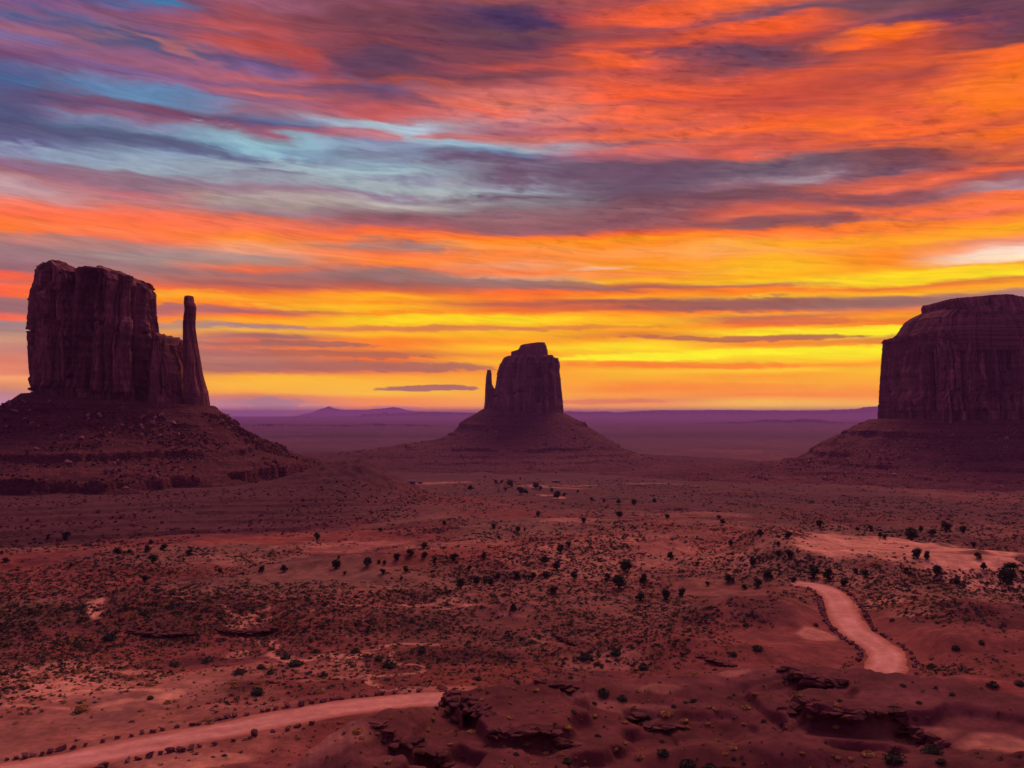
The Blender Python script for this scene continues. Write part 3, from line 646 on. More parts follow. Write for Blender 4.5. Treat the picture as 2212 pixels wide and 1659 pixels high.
# ------------------------------------------------------------------ buttes
def wpt(X, Y, D):
    """point on the upright plane y = D seen at a 2212-wide pixel"""
    a, b, c = ray(np.asarray(X, float) * K, np.asarray(Y, float) * K); return a / b * D, c / b * D
def outline(n, e=.6):
    th = np.linspace(0, 2 * PI, 6001)[:-1] + PI / 2      # seam at the back
    c, s = np.cos(th), np.sin(th)
    X = np.sign(c) * abs(c) ** e; Y = np.sign(s) * abs(s) ** e
    d = np.r_[0, np.cumsum(np.hypot(np.diff(np.r_[X, X[0]]), np.diff(np.r_[Y, Y[0]])))]
    q = np.linspace(0, d[-1], n + 1)[:-1]
    return np.interp(q, d, np.r_[X, X[0]]), np.interp(q, d, np.r_[Y, Y[0]])
def cliff(name, parent, mat, D, left, right, depth, n, m, seed, amp=1.0, unit=1.0, roof=None, base=None, feats=(), shrink=False, yoff=0.0, e=.6, cap_noise=1.5, split=None):
    lx, lz = wpt(*np.array(left, float).T, D); rx, rz = wpt(*np.array(right, float).T, D)
    o = np.argsort(lz); lx, lz = lx[o], lz[o]; o = np.argsort(rz); rx, rz = rx[o], rz[o]
    if base is not None:
        bx, bz = wpt(*np.array(base, float).T, D); fb = lambda q: np.interp(q, bx, bz)
    else: fb = lambda q: np.interp(q, [lx[0], rx[0]], [lz[0], rz[0]])
    if roof is not None:
        tx, tz = wpt(*np.array(roof, float).T, D); ft = lambda q: np.interp(q, tx, tz) + cap_noise * .9 * np.round(2.2 * vn(q / (13 * unit), np.asarray(q) * 0, seed + 30)) / 2.2
    else: ft = lambda q: np.interp(q, [lx[-1], rx[-1]], [lz[-1], rz[-1]])
    ox, oy = outline(n, e)
    t = np.linspace(0, 1, m)
    zl = fb(lx[0]) + t * (ft(lx[-1]) - fb(lx[0])); zr = fb(rx[0]) + t * (ft(rx[-1]) - fb(rx[0]))
    xl = np.interp(zl, lz, lx); xr = np.interp(zr, rz, rx)
    kz = 1 - .9 * (depth * ((xr[-1] - xl[-1]) / (xr[0] - xl[0]) if shrink else .9) - yoff) / D
    hx = (xr - xl) / 2; xc = (xr + xl) / 2
    hd = np.full(m, depth) * ((hx / hx[0]) if shrink else (1 - .10 * t))
    xlt, xrt = xl.copy(), xr.copy(); HX0 = hx[0]
    for _fit in range(4):
        x = xc[:, None] + hx[:, None] * ox; y = D + yoff + hd[:, None] * oy
        z = fb(x) + t[:, None] * (ft(x) - fb(x))
        z = np.where(z > 0, z * (kz if zl[0] > 40 else 1 + (kz - 1) * t[:, None]), z)
        z[0] -= 40 * unit
        dx = np.gradient(ox * HX0); dy = np.gradient(oy * depth); l = np.hypot(dx, dy); nx, ny = dy / l, -dx / l
        s = np.r_[0, np.cumsum(l)][:-1][None, :]
        s, zz = np.broadcast_arrays(s, z)
        u = unit
        w = s + 7 * u * vn(s / (40 * u), zz / (55 * u), seed)
        cl = np.abs(vn(w / (15 * u), zz / (260 * u) + .2 * vn(s / (20 * u), zz / (30 * u), seed + 9), seed + 1)) ** .55
        c2 = np.abs(vn(w / (5.5 * u), zz / (75 * u), seed + 2)) ** .6
        c3 = np.abs(vn(w / (27 * u), zz / (500 * u), seed + 3)) ** .5
        bl = vn(s / (3.2 * u), zz / (4.5 * u), seed + 4)
        zz1 = zz + 1.2 * u * vn(s / (25 * u), zz * 0, seed + 5)
        led = np.round(vn(zz1 / (7 * u), zz * 0, seed + 6) * 2) / 2 * .6 + .5 * vn(zz1 / (2.1 * u), zz * 0, seed + 7)
        slab = sst(.15, .3, vn(w / (11 * u), zz / (38 * u), seed + 8))
        d = amp * u * (10.0 * (c3 - .66) + 8.0 * (cl - .62) + 3.2 * (c2 - .62) + .8 * bl + .45 * led * (1 + 2.2 * sst(.84, .93, t[:, None])) + 2.6 * slab - 9.0 * sst(.07, .0, np.abs(vn(w / (21 * u), zz / (330 * u) + .15 * vn(s / (9 * u), zz / (22 * u), seed + 15), seed + 14))) - 5.0 * sst(.07, .0, np.abs(vn(w / (9 * u), zz / (60 * u), seed + 16))) + 3.0 * vn(s / (55 * u), zz / (400 * u), seed + 10))
        # the foot of the wall steps out in thin beds
        d = d + amp * u * 2.2 * sst(.13, .10, t[:, None]) * (.6 + .4 * vn(s / (6 * u), zz * 0, seed + 12))
        front = sst(0.0, -.3, oy)[None, :]
        for (fx, fw, fd, y0, y1) in feats:
            wx, wz0 = wpt(fx, y0, D); _, wz1 = wpt(fx, y1, D); ww = fw * K / F * D
            g_ = np.exp(-((x - wx + .25 * ww * vn(zz / (18 * u), zz * 0, seed + 13)) / ww) ** 4) if fd > 0 else np.exp(-np.abs((x - wx) / ww + .5 * vn(zz / (30 * u), zz * 0, seed + 13)) ** 2.2)
            d = d + fd * g_ * front * sst(wz1 - 4, wz1 + 4, zz) * sst(wz0 + 4, wz0 - 4, zz)
        d = np.maximum(d, np.where(np.abs(oy) < .6, -6.0, -26.0) * amp * u)
        x = x + nx * d; y = y + ny * d
        # fit the plan so that the wall stands as wide as its outline: walls nearer than the plane y = D look wider
        q = x / y * D; kw = np.ones(7) / 7
        eL = np.convolve(np.pad(q.min(1) - xlt, 3, 'edge'), kw, 'valid'); eR = np.convolve(np.pad(q.max(1) - xrt, 3, 'edge'), kw, 'valid')
        xl = xl - .7 * eL; xr = xr - .7 * eR
        xl = np.convolve(np.pad(xl, 4, 'edge'), np.ones(9) / 9, 'valid'); xr = np.convolve(np.pad(xr, 4, 'edge'), np.ones(9) / 9, 'valid')
        hx = (xr - xl) / 2; xc = (xr + xl) / 2
    rings = [np.stack([x, y, z], -1)]
    KC = 26; cxy = np.array([x[-1].mean(), y[-1].mean()])
    for k in range(1, KC + 1):
        f = 1 - k / KC
        if k == KC: f = .004
        X = cxy[0] + (x[-1] - cxy[0]) * f; Y = cxy[1] + (y[-1] - cxy[1]) * f
        Z = ft(X) * kz + cap_noise * fbm(X / (14 * u), Y / (14 * u), 4, seed + 11) * sst(1, .85, f) + .6 * cap_noise * sst(1.0, .6, f)
        rings.append(np.stack([X, Y, Z], -1)[None])
    V = np.concatenate(rings, 0)
    return mesh_obj(name, V.reshape(-1, 3), grid_faces(V.shape[0], n, True), mat, parent, smooth=True)
def talus(parent, mat, D, xl, xr, yb, depth, right, left, front, n, m, seed, ledges, unit=1.0, dmax=420, e=.72, back=None, rough=1.0):
    """debris apron round a wall foot; right / left / front are (distance out, drop) lists"""
    x0, z0 = wpt(xl, yb[0], D); x1, z1 = wpt(xr, yb[1], D)
    ox, oy = outline(n, e)
    hx = (x1 - x0) / 2; xc = (x0 + x1) / 2
    bx = xc + hx * ox; by = D + depth * oy
    dx = np.gradient(ox * hx); dy = np.gradient(oy * depth); l = np.hypot(dx, dy); nx, ny = dy / l, -dx / l
    # soften normals so that the apron fans out evenly
    th = np.arctan2(oy * depth, ox * hx); cxn, cyn = np.cos(th), np.sin(th)
    nx = .5 * nx + .5 * cxn; ny = .5 * ny + .5 * cyn; q = np.hypot(nx, ny); nx /= q; ny /= q
    ds = np.r_[np.linspace(-18 * unit, 0, 6)[:-1], dmax * np.linspace(0, 1, m) ** 1.35]
    d = ds[:, None] * np.ones(n)
    s = np.r_[0, np.cumsum(l)][:-1][None, :] * np.ones((len(ds), 1))
    wR = np.maximum(nx, 0) ** 2; wL = np.maximum(-nx, 0) ** 2; wF = np.maximum(-ny, 0) ** 2; wB = np.maximum(ny, 0) ** 2
    def prof(P): P = np.array(P, float); return np.interp(ds, P[:, 0], P[:, 1])[:, None]
    drop = prof(right) * wR + prof(left) * wL + prof(front) * wF + prof(back or right) * wB
    x = bx + nx * d; y = by + ny * d
    z = np.interp(bx, [x0, x1], [z0, z1]) - drop
    on = sst(0, 25 * unit, d)
    gul = np.abs(fbm(s / (34 * unit) + .002 * d, d / (260 * unit), 3, seed))
    z = z + rough * unit * on * (5.0 * (.25 - gul) + 2.6 * fbm(x / (22 * unit), y / (22 * unit), 5, seed + 3, .6))
    zn = z + 3.2 * unit * fbm(x / (75 * unit), y / (75 * unit), 4, seed + 5)
    out = z.copy()
    for (lv, hgt, wmask) in ledges:
        mod = sst(-.4, .2, fbm(x / (60 * unit), y / (60 * unit), 3, seed + int(abs(lv)) + 7)) * (wmask[0] * wL + wmask[1] * wF + wmask[2] * wR + wB)
        rel = zn - lv
        stp = sst(-.45, .45, rel) - .5
        ramp = np.clip(rel / (hgt * 2.6), -.5, .5)
        out = out + hgt * mod * (stp - ramp)
    out = out + .5 * unit * rough * on * fbm(x / (4 * unit), y / (4 * unit), 3, seed + 6)
    V = np.stack([x, y, out], -1)
    o = mesh_obj('talus_slope', V.reshape(-1, 3), grid_faces(len(ds), n, True)[:, ::-1], mat, parent, smooth=True)
    return V

# left butte, with its thumb of rock
DW = 1000.
wx, _ = wpt(200, 850, DW)
west = tag(empty('sandstone_butte'), 'largest dark butte, at the left, with a tall thin rock finger at its right end', 'butte', 'sandstone buttes on the horizon')
cliff('cliff_wall', west, M_CLIFF_W, DW,
      [(66, 848), (62, 800), (58, 728), (57, 712), (62, 650), (65, 630), (70, 624), (73, 610), (76, 590), (78, 583)],
      [(346, 862), (345, 800), (344, 716), (343, 697), (339, 670), (338, 640), (338, 622), (334, 611), (328, 601)],
      52, 1300, 330, 11, 1.3, 1.0,
      roof=[(70, 586), (78, 582), (90, 572), (104, 568), (113, 562), (124, 564), (137, 560), (150, 566), (159, 571), (164, 577), (170, 578), (180, 578), (191, 580), (205, 577), (223, 575), (245, 577), (265, 580), (278, 585), (289, 589), (305, 596), (324, 599), (336, 606)], cap_noise=3.2,
      base=[(60, 847), (195, 851), (273, 859), (351, 861)],
      feats=[(224, 16, -26, 600, 850), (190, 6, -9, 585, 800), (152, 8, -8, 640, 830), (104, 4, -7, 630, 850), (262, 4, -7, 600, 720), (318, 5, -9, 590, 760), (214, 10, 15, 770, 850), (118, 10, 6, 640, 840), (250, 14, 6, 690, 850), (300, 16, 7, 700, 855)])
cliff('rock_shoulder', west, M_CLIFF_W, DW, [(318, 862), (322, 800), (330, 735)], [(420, 866), (416, 820), (404, 770), (398, 748)],
      44, 560, 200, 23, .75, .8, roof=[(325, 716), (345, 716), (350, 719), (360, 718), (363, 726), (371, 726), (372, 741), (382, 744), (390, 747), (394, 751), (420, 760)],
      base=[(318, 861), (351, 862), (420, 866)], feats=[(352, 4, -7, 730, 860), (378, 4, -6, 745, 860)])
cliff('rock_finger', west, M_CLIFF_W, DW, [(398, 868), (396, 800), (395, 732), (395, 697), (397, 680), (399, 668), (397, 655), (398, 643), (400, 639)],
      [(453, 876), (450, 850), (444, 833), (438, 814), (434, 786), (430, 763), (426, 739), (422, 708), (423, 681), (424, 660), (419, 650), (419, 642), (417, 638)],
      22, 420, 300, 37, .34, .6, base=[(390, 864), (410, 865), (453, 878)], shrink=True, e=.75, cap_noise=.5)
side_r = [(-30, -2), (0, 0), (13, 11), (28, 23), (56, 41), (88, 55), (116, 65), (121, 71), (137, 80), (155, 84), (218, 101), (300, 118), (450, 140)]
side_l = [(-30, -2), (0, 0), (17, 12), (34, 24), (70, 46), (120, 66), (180, 84), (300, 108), (450, 130)]
frnt_w = [(-30, -2), (0, 0), (18, 11), (50, 27), (110, 47), (170, 60), (232, 71), (250, 79), (300, 85), (450, 105)]
TW = talus(west, M_TAL_W, DW, 64, 455, (850, 877), 56, side_r, side_l, frnt_w, 1100, 330, 43,
           [(-13, 6.0, (1, 1, .5)), (6, 2.5, (1, .7, .5)), (-38, 6.0, (1, 1, .6)), (-58, 11.0, (1, 1.1, .8)), (-27, 2.5, (.6, .6, .5))], dmax=450, rough=1.5)

DE = 2400.
east = tag(empty('sandstone_butte'), 'smallest, farthest butte, in the middle, with a stepped cap and a thumb on its left', 'butte', 'sandstone buttes on the horizon')
cliff('cliff_wall', east, M_CLIFF_E, DE, [(1062, 884), (1067, 850), (1071, 832), (1074, 805), (1080, 785), (1086, 775), (1090, 768)],
      [(1217, 892), (1216, 870), (1212, 835), (1211, 815), (1208, 800), (1210, 785), (1207, 772), (1206, 766)],
      125, 700, 190, 51, 1.2, 1.6, base=[(1045, 884), (1110, 876), (1180, 878), (1217, 891)], cap_noise=2, feats=[(1110, 4, -12, 790, 870), (1160, 4, -14, 800, 875), (1187, 4, -18, 790, 880)])
cliff('cap_rock', east, M_CLIFF_E, DE, [(1102, 768), (1104, 762), (1104, 752), (1122, 750), (1123, 745), (1126, 743)], [(1184, 768), (1183, 755), (1181, 750), (1181, 746), (1177, 742)],
      60, 360, 60, 57, .5, 1.0, roof=[(1100, 751), (1120, 750), (1124, 744), (1140, 742), (1160, 740), (1174, 738), (1180, 741)], cap_noise=.8)
cliff('rock_thumb', east, M_CLIFF_E, DE, [(1044, 888), (1047, 870), (1048, 840), (1050, 812), (1052, 803), (1052, 799)], [(1076, 884), (1071, 850), (1068, 838), (1063, 830), (1062, 815), (1062, 806), (1060, 799)],
      26, 300, 140, 61, .35, .8, shrink=True, e=.8, cap_noise=.6)
e_r = [(-60, -3), (0, 0), (23, 13), (83, 51), (132, 83), (177, 103), (218, 117), (300, 127), (600, 138)]
e_l = [(-60, -3), (0, 0), (17, 11), (57, 35), (76, 62), (114, 79), (172, 91), (306, 106), (440, 119), (600, 128)]
TE = talus(east, M_TAL_E, DE, 1042, 1220, (884, 893), 130, e_r, e_l, [(-60, -3), (0, 0), (30, 20), (90, 56), (150, 84), (220, 104), (320, 120), (480, 131), (620, 138)], 620, 190, 67,
           [(-30, 8, (1, 1, 1)), (-52, 5, (1, 1, 1)), (-84, 8, (.4, 1, 1)), (-98, 4, (.2, 1, .8)), (-108, 4, (.1, 1, .6)), (-116, 4, (.1, 1, .4)), (-123, 3, (.1, 1, .3))], 1.5, 620)

DM = 1600.
right = tag(empty('sandstone_butte'), 'broad flat-capped butte cut off by the right edge, fluted walls and no spire', 'butte', 'sandstone buttes on the horizon')
cliff('cliff_wall', right, M_CLIFF_R, DM, [(1897, 906), (1900, 853), (1904, 779), (1908, 720), (1909, 713)], [(2352, 906), (2348, 850), (2342, 780), (2336, 713)],
      120, 1300, 300, 71, 1.6, 1.25, e=.5, base=[(1880, 898), (1960, 892), (2100, 890), (2360, 896)],
      roof=[(1905, 713), (1912, 711.5), (1936, 712), (1940, 716), (2080, 714), (2350, 713)], feats=[(2064, 7, -18, 690, 890), (1958, 3, -13, 690, 890), (2010, 4, -13, 690, 890), (2108, 4, -12, 690, 890), (2160, 4, -14, 690, 890), (2085, 2.5, -10, 690, 890), (1985, 2.5, -10, 690, 890), (2036, 12, 9, 740, 885), (1990, 8, 6, 760, 890), (2130, 8, 7, 740, 890), (2185, 9, 8, 760, 890), (1935, 7, 5, 720, 890)])
cliff('bedded_slope', right, M_BED, DM, [(1926, 719), (1937, 708), (1944, 698), (1946, 694), (1951, 690), (1951, 686), (1958, 681), (1964, 676), (1976, 670), (1990, 664), (1996, 660)], [(2334, 719), (2318, 700), (2300, 690), (2290, 676), (2264, 665), (2250, 660)],
      112, 900, 90, 73, .9, .8, shrink=True, cap_noise=1, e=.46)
cliff('cap_rock', right, M_CLIFF_R, DM, [(1996, 668), (1992, 663), (1990, 655), (1990, 650), (1994, 647)], [(2218, 668), (2213, 662), (2211, 655), (2213, 648), (2210, 645)],
      78, 700, 40, 79, .8, .8, e=.44, roof=[(1985, 648), (1996, 646), (2028, 643), (2060, 642), (2074, 641), (2090, 638), (2116, 636), (2130, 636.5), (2142, 639), (2175, 641), (2209, 644), (2216, 646)], cap_noise=.8, yoff=-10)
m_l = [(-60, -3), (0, 0), (16, 10), (39, 23), (84, 47), (124, 72), (156, 80), (270, 93), (420, 108), (600, 125)]
m_f = [(-60, -3), (0, 0), (24, 13), (80, 42), (150, 70), (220, 86), (300, 98), (420, 109), (600, 125)]
TM = talus(right, M_TAL_R, DM, 1894, 2356, (906, 906), 126, m_l, m_l, m_f, 1000, 260, 83,
           [(-34, 9, (.8, 1, 1)), (-66, 8, (.6, 1, 1)), (-82, 6, (.3, 1, 1)), (-18, 4, (.5, .6, .6)), (-93, 4, (.2, .8, .6))], 1.2, 600, rough=1.7)

# far tablelands and mountains
def far_range(name, D, pts, foot, depth, seed, rough, mat, talus_share=.55, back=1.0):
    """a tableland with a sloping apron, a wall and a level top reaching back"""
    P = np.array(pts, float)
    X = np.arange(P[0, 0], P[-1, 0], 1.6)
    top = np.interp(X, P[:, 0], P[:, 1]) + rough * fbm(X / 26, X * 0, 4, seed)
    xs, zt = wpt(X, top, D)
    zf = np.full_like(xs, foot)
    x2 = xs / D
    wob = 1 + .05 * fbm(X / 40, X * 0 + 2, 4, seed + 1)
    rows = []
    for f, q in ((-.09, 0), (-.05, .16), (-.022, .38), (-.006, talus_share), (-.002, .97), (0, 1.0), (.03, 1.0), (depth / D * .5, 1 - .02), (depth / D, back), (depth / D + .08, 0)):
        yy = D * (1 + f) * (wob if f < 0.02 else 1 + (wob - 1) * .3)
        zz = zf + (zt - zf) * q
        if 0 < q < .9: zz = zz + (zt - zf) * .06 * fbm(X / 9, X * 0 + f * 90, 3, seed + 3)
        xx = x2 * (yy if f < .03 else D * (1 + f))
        rows.append(np.stack([xx, yy * np.ones_like(xs), zz], -1))
    V = np.stack(rows, 0)
    return mesh_obj(name, V.reshape(-1, 3), grid_faces(len(rows), len(X)), mat, smooth=False)
B = -151.5
tag(far_range('distant_hills', 30000, [(1120, 892), (1217, 890), (1228, 888), (1250, 889), (1275, 890), (1310, 888), (1330, 891), (1380, 888), (1430, 886), (1560, 885.5), (1700, 886.5), (1790, 886), (1800, 884.5), (1812, 885.5), (1850, 883), (1870, 879), (1900, 877), (2000, 876), (2300, 874)], B, 5000, 201, .5, M_FAR), kind='structure')
tag(far_range('distant_hills', 12500, [(1500, 915), (1560, 912), (1620, 911), (1640, 907), (1680, 907), (1700, 909), (1725, 905), (1760, 906), (1790, 910), (1850, 912), (2050, 912)], B, 1200, 211, .8, M_FAR), kind='structure')
tag(far_range('distant_hills', 28000, [(350, 903), (500, 902), (560, 903), (640, 900), (700, 901), (779, 899), (783, 894), (800, 895), (806, 892), (812, 894), (824, 893), (828, 890), (836, 890), (840, 894), (856, 892), (880, 892), (905, 889), (930, 889.5), (1045, 892), (1110, 893)], B, 5000, 221, .5, M_FAR), kind='structure')
tag(far_range('distant_hills', 10000, [(380, 920), (500, 918), (600, 916), (700, 919), (820, 915), (900, 917), (1000, 921), (1100, 930)], B, 900, 231, 1.0, M_FAR), kind='structure')
tag(far_range('distant_hills', 6300, [(420, 940), (520, 939), (640, 940), (760, 943), (860, 938), (960, 941), (1040, 946)], -149.5, 500, 241, .8, M_FAR), kind='structure')
tag(far_range('mountains', 54000, [(560, 902), (640, 899), (660, 893), (676, 890), (690, 884), (702, 881), (710, 877.5), (717, 880), (726, 883), (748, 886), (770, 885), (790, 885.5), (810, 883), (832, 882), (850, 879.5), (862, 881), (872, 884), (890, 888), (915, 892), (960, 897)], B, 3000, 251, .5, M_FAR, .5, .7), kind='structure')

# ------------------------------------------------------------------ rocks
def hull_rock(seed, sx, sy, sz, n=16, jag=.5):
    rnd = random.Random(seed); bm = bmesh.new()
    for _ in range(n):
        v = Vector((rnd.uniform(-1, 1), rnd.uniform(-1, 1), rnd.uniform(-1, 1)))
        m = max(abs(v.x), abs(v.y), abs(v.z)); v = v / m * (1 - jag * rnd.random() * .6) if rnd.random() < .7 else v.normalized()
        bm.verts.new((v.x * sx, v.y * sy, v.z * sz))
    r = bmesh.ops.convex_hull(bm, input=bm.verts)
    bmesh.ops.delete(bm, geom=list({g for g in r['geom_interior'] + r['geom_unused'] if isinstance(g, bmesh.types.BMVert)}), context='VERTS')
    bmesh.ops.triangulate(bm, faces=bm.faces)
    V = np.array([v.co[:] for v in bm.verts]); bm.verts.index_update(); Fc = np.array([[v.index for v in f.verts] for f in bm.faces]); bm.free()
    return V, Fc
def join(parts):
    Vs, Fs, k = [], [], 0
    for V, Fc in parts: Vs.append(V); Fs.append(Fc + k); k += len(V)
    return np.concatenate(Vs), np.concatenate(Fs)
def rotz(V, a):
    c, s = math.cos(a), math.sin(a); return np.c_[V[:, 0] * c - V[:, 1] * s, V[:, 0] * s + V[:, 1] * c, V[:, 2]]
for (P, drop), (pts, _, lab) in zip(LEDGES, LEDGE_PX):
    parts = []; rnd = random.Random(lab)
    i = 0.0
    while i < len(P) - 1:
        p = P[int(i)]; q = P[min(int(i) + 1, len(P) - 1)]; ang = math.atan2(q[1] - p[1], q[0] - p[0])
        sz = drop * rnd.uniform(.20, .34); ln = rnd.uniform(.35, .8)
        for lay in range(rnd.choice((1, 2, 2))):
            V, Fc = hull_rock(rnd.randint(0, 9999), ln * rnd.uniform(.95, 1.25), rnd.uniform(.45, .8), sz * rnd.uniform(.7, 1.0), 18, .3)
            V = rotz(V, ang + rnd.uniform(-.25, .25))
            c = p + np.array((math.sin(ang), -math.cos(ang))) * (rnd.uniform(-.2, .35) + .35 * lay)
            zt = float(ground_z(*(p - np.array((math.sin(ang), -math.cos(ang))) * .7)))
            V += (c[0], c[1], zt - sz * .45 - lay * sz * 1.05 + rnd.uniform(-.12, .2)); parts.append((V, Fc))
        i += ln * 1.05
    V, Fc = join(parts)
    tag(mesh_obj('rock_ledge', V, Fc, M_ROCK), lab, 'rock ledge', 'rock ledges in the foreground')

ORD = lambda k: '%d%s' % (k, 'th' if 10 <= k % 100 <= 20 else {1: 'st', 2: 'nd', 3: 'rd'}.get(k % 10, 'th'))
STONES = []
for k in range(8):
    V, Fc = hull_rock(300 + k, .46, .36, .33, 14, .6); me = mesh_obj('roadside_rock', V, Fc, M_STONE); STONES.append(me.data); bpy.data.objects.remove(me)
def place_stone(p, size, rnd, label, group):
    o = bpy.data.objects.new('roadside_rock', STONES[rnd.randrange(8)]); COL.objects.link(o)
    o.location = (p[0], p[1], float(ground_z(*p)) + size * .13); s = size
    o.scale = (s * rnd.uniform(.85, 1.25), s * rnd.uniform(.85, 1.2), s * rnd.uniform(.75, 1.2)); o.rotation_euler = (rnd.uniform(-.2, .2), rnd.uniform(-.2, .2), rnd.random() * 6.28)
    tag(o, label, 'rock', group)
Tn = np.gradient(ROAD, axis=0); Tn /= np.hypot(Tn[:, 0], Tn[:, 1])[:, None]; Nn = np.stack([-Tn[:, 1], Tn[:, 0]], 1)
def to_px(x, y, z):
    d = y * CP + z * SP; return 512 + F * x / d, 384 - F * (z * CP - y * SP) / d
def stone_row(side, off, lo, hi, gap, size, text, group, seed, from_left=True):
    rnd = random.Random(seed); Q = ROAD + Nn * side * (HALF + off); X, Y = to_px(Q[:, 0], Q[:, 1], ground_z(Q[:, 0], Q[:, 1]))
    sel = np.where((lo(X, Y)) & (hi(X, Y)))[0]
    if len(sel) < 3: return
    Q = resample(Q[sel[0]:sel[-1] + 1], .1); pts = []; s = 0
    while s < len(Q):
        pts.append(Q[int(s)] + np.array((rnd.gauss(0, .14), rnd.gauss(0, .14)))); s += 10 * gap * rnd.choice((.7, .85, 1, 1, 1.3, 1.9)) * rnd.uniform(.85, 1.15)
    k = 0
    pts.sort(key=lambda p: p[0] / p[1] if from_left else p[1])
    for p in pts:
        xx, yy = to_px(p[0], p[1], float(ground_z(*p)))
        if not (-4 < xx < 1028 and yy < 772): continue
        k += 1
        place_stone(p, size * rnd.choice((.8, .9, 1, 1, 1.2, 1.4)), rnd, text % ORD(k), group)
nr = lambda X, Y: Y > 690
stone_row(1, .75, lambda X, Y: (X < 432) & (X > -20), nr, 0.9, .95, 'dark rock, %s from the left along the near road’s far edge', 'rocks lining the far edge of the near road', 1)
stone_row(-1, .9, lambda X, Y: (X < 318) & (X > 90), nr, 1.2, 1.1, 'squarish dark rock, %s from the left along the near road’s closer edge', 'rocks lining the closer edge of the near road', 2)
fr = lambda X, Y: (Y < 668) & (Y > 584)
stone_row(1, .8, lambda X, Y: (X > 805) & (Y < 662), fr, 1.15, 1.15, 'grey-red stone on the left edge of the far road, %s up from its lower bend', 'stones lining the left edge of the far road', 3, False)
stone_row(-1, .8, lambda X, Y: X > 835, fr, 1.6, 1.1, 'grey-red stone on the right edge of the far road, %s up from its lower bend', 'stones lining the right edge of the far road', 4, False)

# boulders and rubble on the slopes of the buttes
BOULD = []
for k in range(6):
    V, Fc = hull_rock(500 + k, 1, .85, .75, 16, .6); me = mesh_obj('talus_boulder', V, Fc, M_CLIFF_R); BOULD.append((me.data, V, Fc)); bpy.data.objects.remove(me)
M_PALE = rock_mat('pale_boulder', (.36, .16, .13), (.24, .095, .08), (.5, .25, .2), 3)
for b_ in BOULD: b_[0].materials[0] = M_PALE
def boulders(TV, n_big, n_small, seed, dmin, dmax, smin, smax, name, text, group, mark):
    rnd = random.Random(seed); nr_, nc_ = TV.shape[:2]; big = []; parts = []
    tries = 0
    while (len(big) < n_big or len(parts) < n_small) and tries < 60000:
        tries += 1
        i = int((dmin + (dmax - dmin) * rnd.random()) * (nr_ - 1)); j = rnd.randrange(nc_)
        p = TV[i, j]
        if p[1] > (DW if name == 'w' else DE if name == 'e' else DM) + 40: continue
        if p[2] < float(ground_z(p[0], p[1])) + 1: continue
        X, Y = to_px(*p)
        if not (-5 < X < 1030): continue
        if fbm(p[0] / 45, p[1] / 45, 2, seed + 7) < rnd.uniform(-.3, .35): continue
        if len(big) < n_big: big.append((p, rnd.uniform(.6, 1) * smax))
        else:
            s = smin + (smax * .6 - smin) * rnd.random() ** 3
            V, Fc = BOULD[rnd.randrange(6)][1:]
            parts.append((rotz(V * s, rnd.random() * 6) + p + (0, 0, s * .3), Fc))
    big.sort(key=lambda q: math.hypot(*(np.array(to_px(*q[0])) - mark)))
    for k, (p, s) in enumerate(big):
        o = bpy.data.objects.new('talus_boulder', BOULD[rnd.randrange(6)][0]); COL.objects.link(o)
        o.location = p + np.array((0, 0, s * .3)); o.scale = (s, s * rnd.uniform(.8, 1.2), s * rnd.uniform(.7, 1.1)); o.rotation_euler = (rnd.random(), rnd.random(), rnd.random() * 6)
        tag(o, text % ORD(k + 1), 'boulder', group)
    V, Fc = join(parts)
    tag(mesh_obj('scree', V, Fc, M_TAL_W), kind='stuff')
boulders(TW, 80, 5200, 5, .08, .85, .5, 3.4, 'w', 'pale boulder on the left butte’s slope, %s closest to the rock finger', 'boulders on the slope of the left butte', (197, 395))
def bench_rubble():
    rnd = random.Random(12); parts = []
    while len(parts) < 2200:
        r = rnd.uniform(560, 800); X = rnd.uniform(-10, 420); x, y = px(X, 500, r)
        if x > -45 or fbm(x / 30, y / 30, 2, 131) < rnd.uniform(-.4, .4) - .25 * (x > -180): continue
        s_ = .35 + 1.1 * rnd.random() ** 3; V, Fc = BOULD[rnd.randrange(6)][1:]
        parts.append((rotz(V * s_, rnd.random() * 6) + (x, y, float(ground_z(x, y)) + s_ * .25), Fc))
    V, Fc = join(parts); tag(mesh_obj('scree', V, Fc, M_TAL_R), kind='stuff')
bench_rubble()
boulders(TE, 14, 500, 6, .15, .7, 1.5, 5.0, 'e', 'pale boulder on the middle butte’s slope, %s closest to its thumb', 'boulders on the slope of the middle butte', (488, 400))
boulders(TM, 36, 900, 7, .12, .75, .8, 4.2, 'm', 'pale boulder on the right butte’s slope, %s closest to its left wall', 'boulders on the slope of the right butte', (880, 415))

# ------------------------------------------------------------------ plants
def leaf_cloud(rnd, n, shape, size, flat=1.0):
    """n small leaf triangles spread through the volume given by shape()"""
    V = np.zeros((n * 3, 3)); 
    for k in range(n):
        c = np.array(shape()); a = np.array([rnd.gauss(0, 1) for _ in range(3)]); a /= np.linalg.norm(a)
        b = np.array([rnd.gauss(0, 1) for _ in range(3)]); b -= a * a.dot(b); b /= np.linalg.norm(b)
        s = size * rnd.uniform(.6, 1.4)
        V[3 * k] = c + a * s; V[3 * k + 1] = c - a * s * .5 + b * s * .8; V[3 * k + 2] = c - a * s * .5 - b * s * .8
    return V, np.arange(n * 3).reshape(-1, 3)
def tube(pts, rad, k=6):
    V, Fc = [], []
    for i, (p, r) in enumerate(zip(pts, rad)):
        for j in range(k): a = 2 * PI * j / k; V.append((p[0] + r * math.cos(a), p[1] + r * math.sin(a), p[2]))
    for i in range(len(pts) - 1):
        for j in range(k): a, b = i * k + j, i * k + (j + 1) % k; Fc += [(a, b, b + k), (a, b + k, a + k)]
    return np.array(V), np.array(Fc)
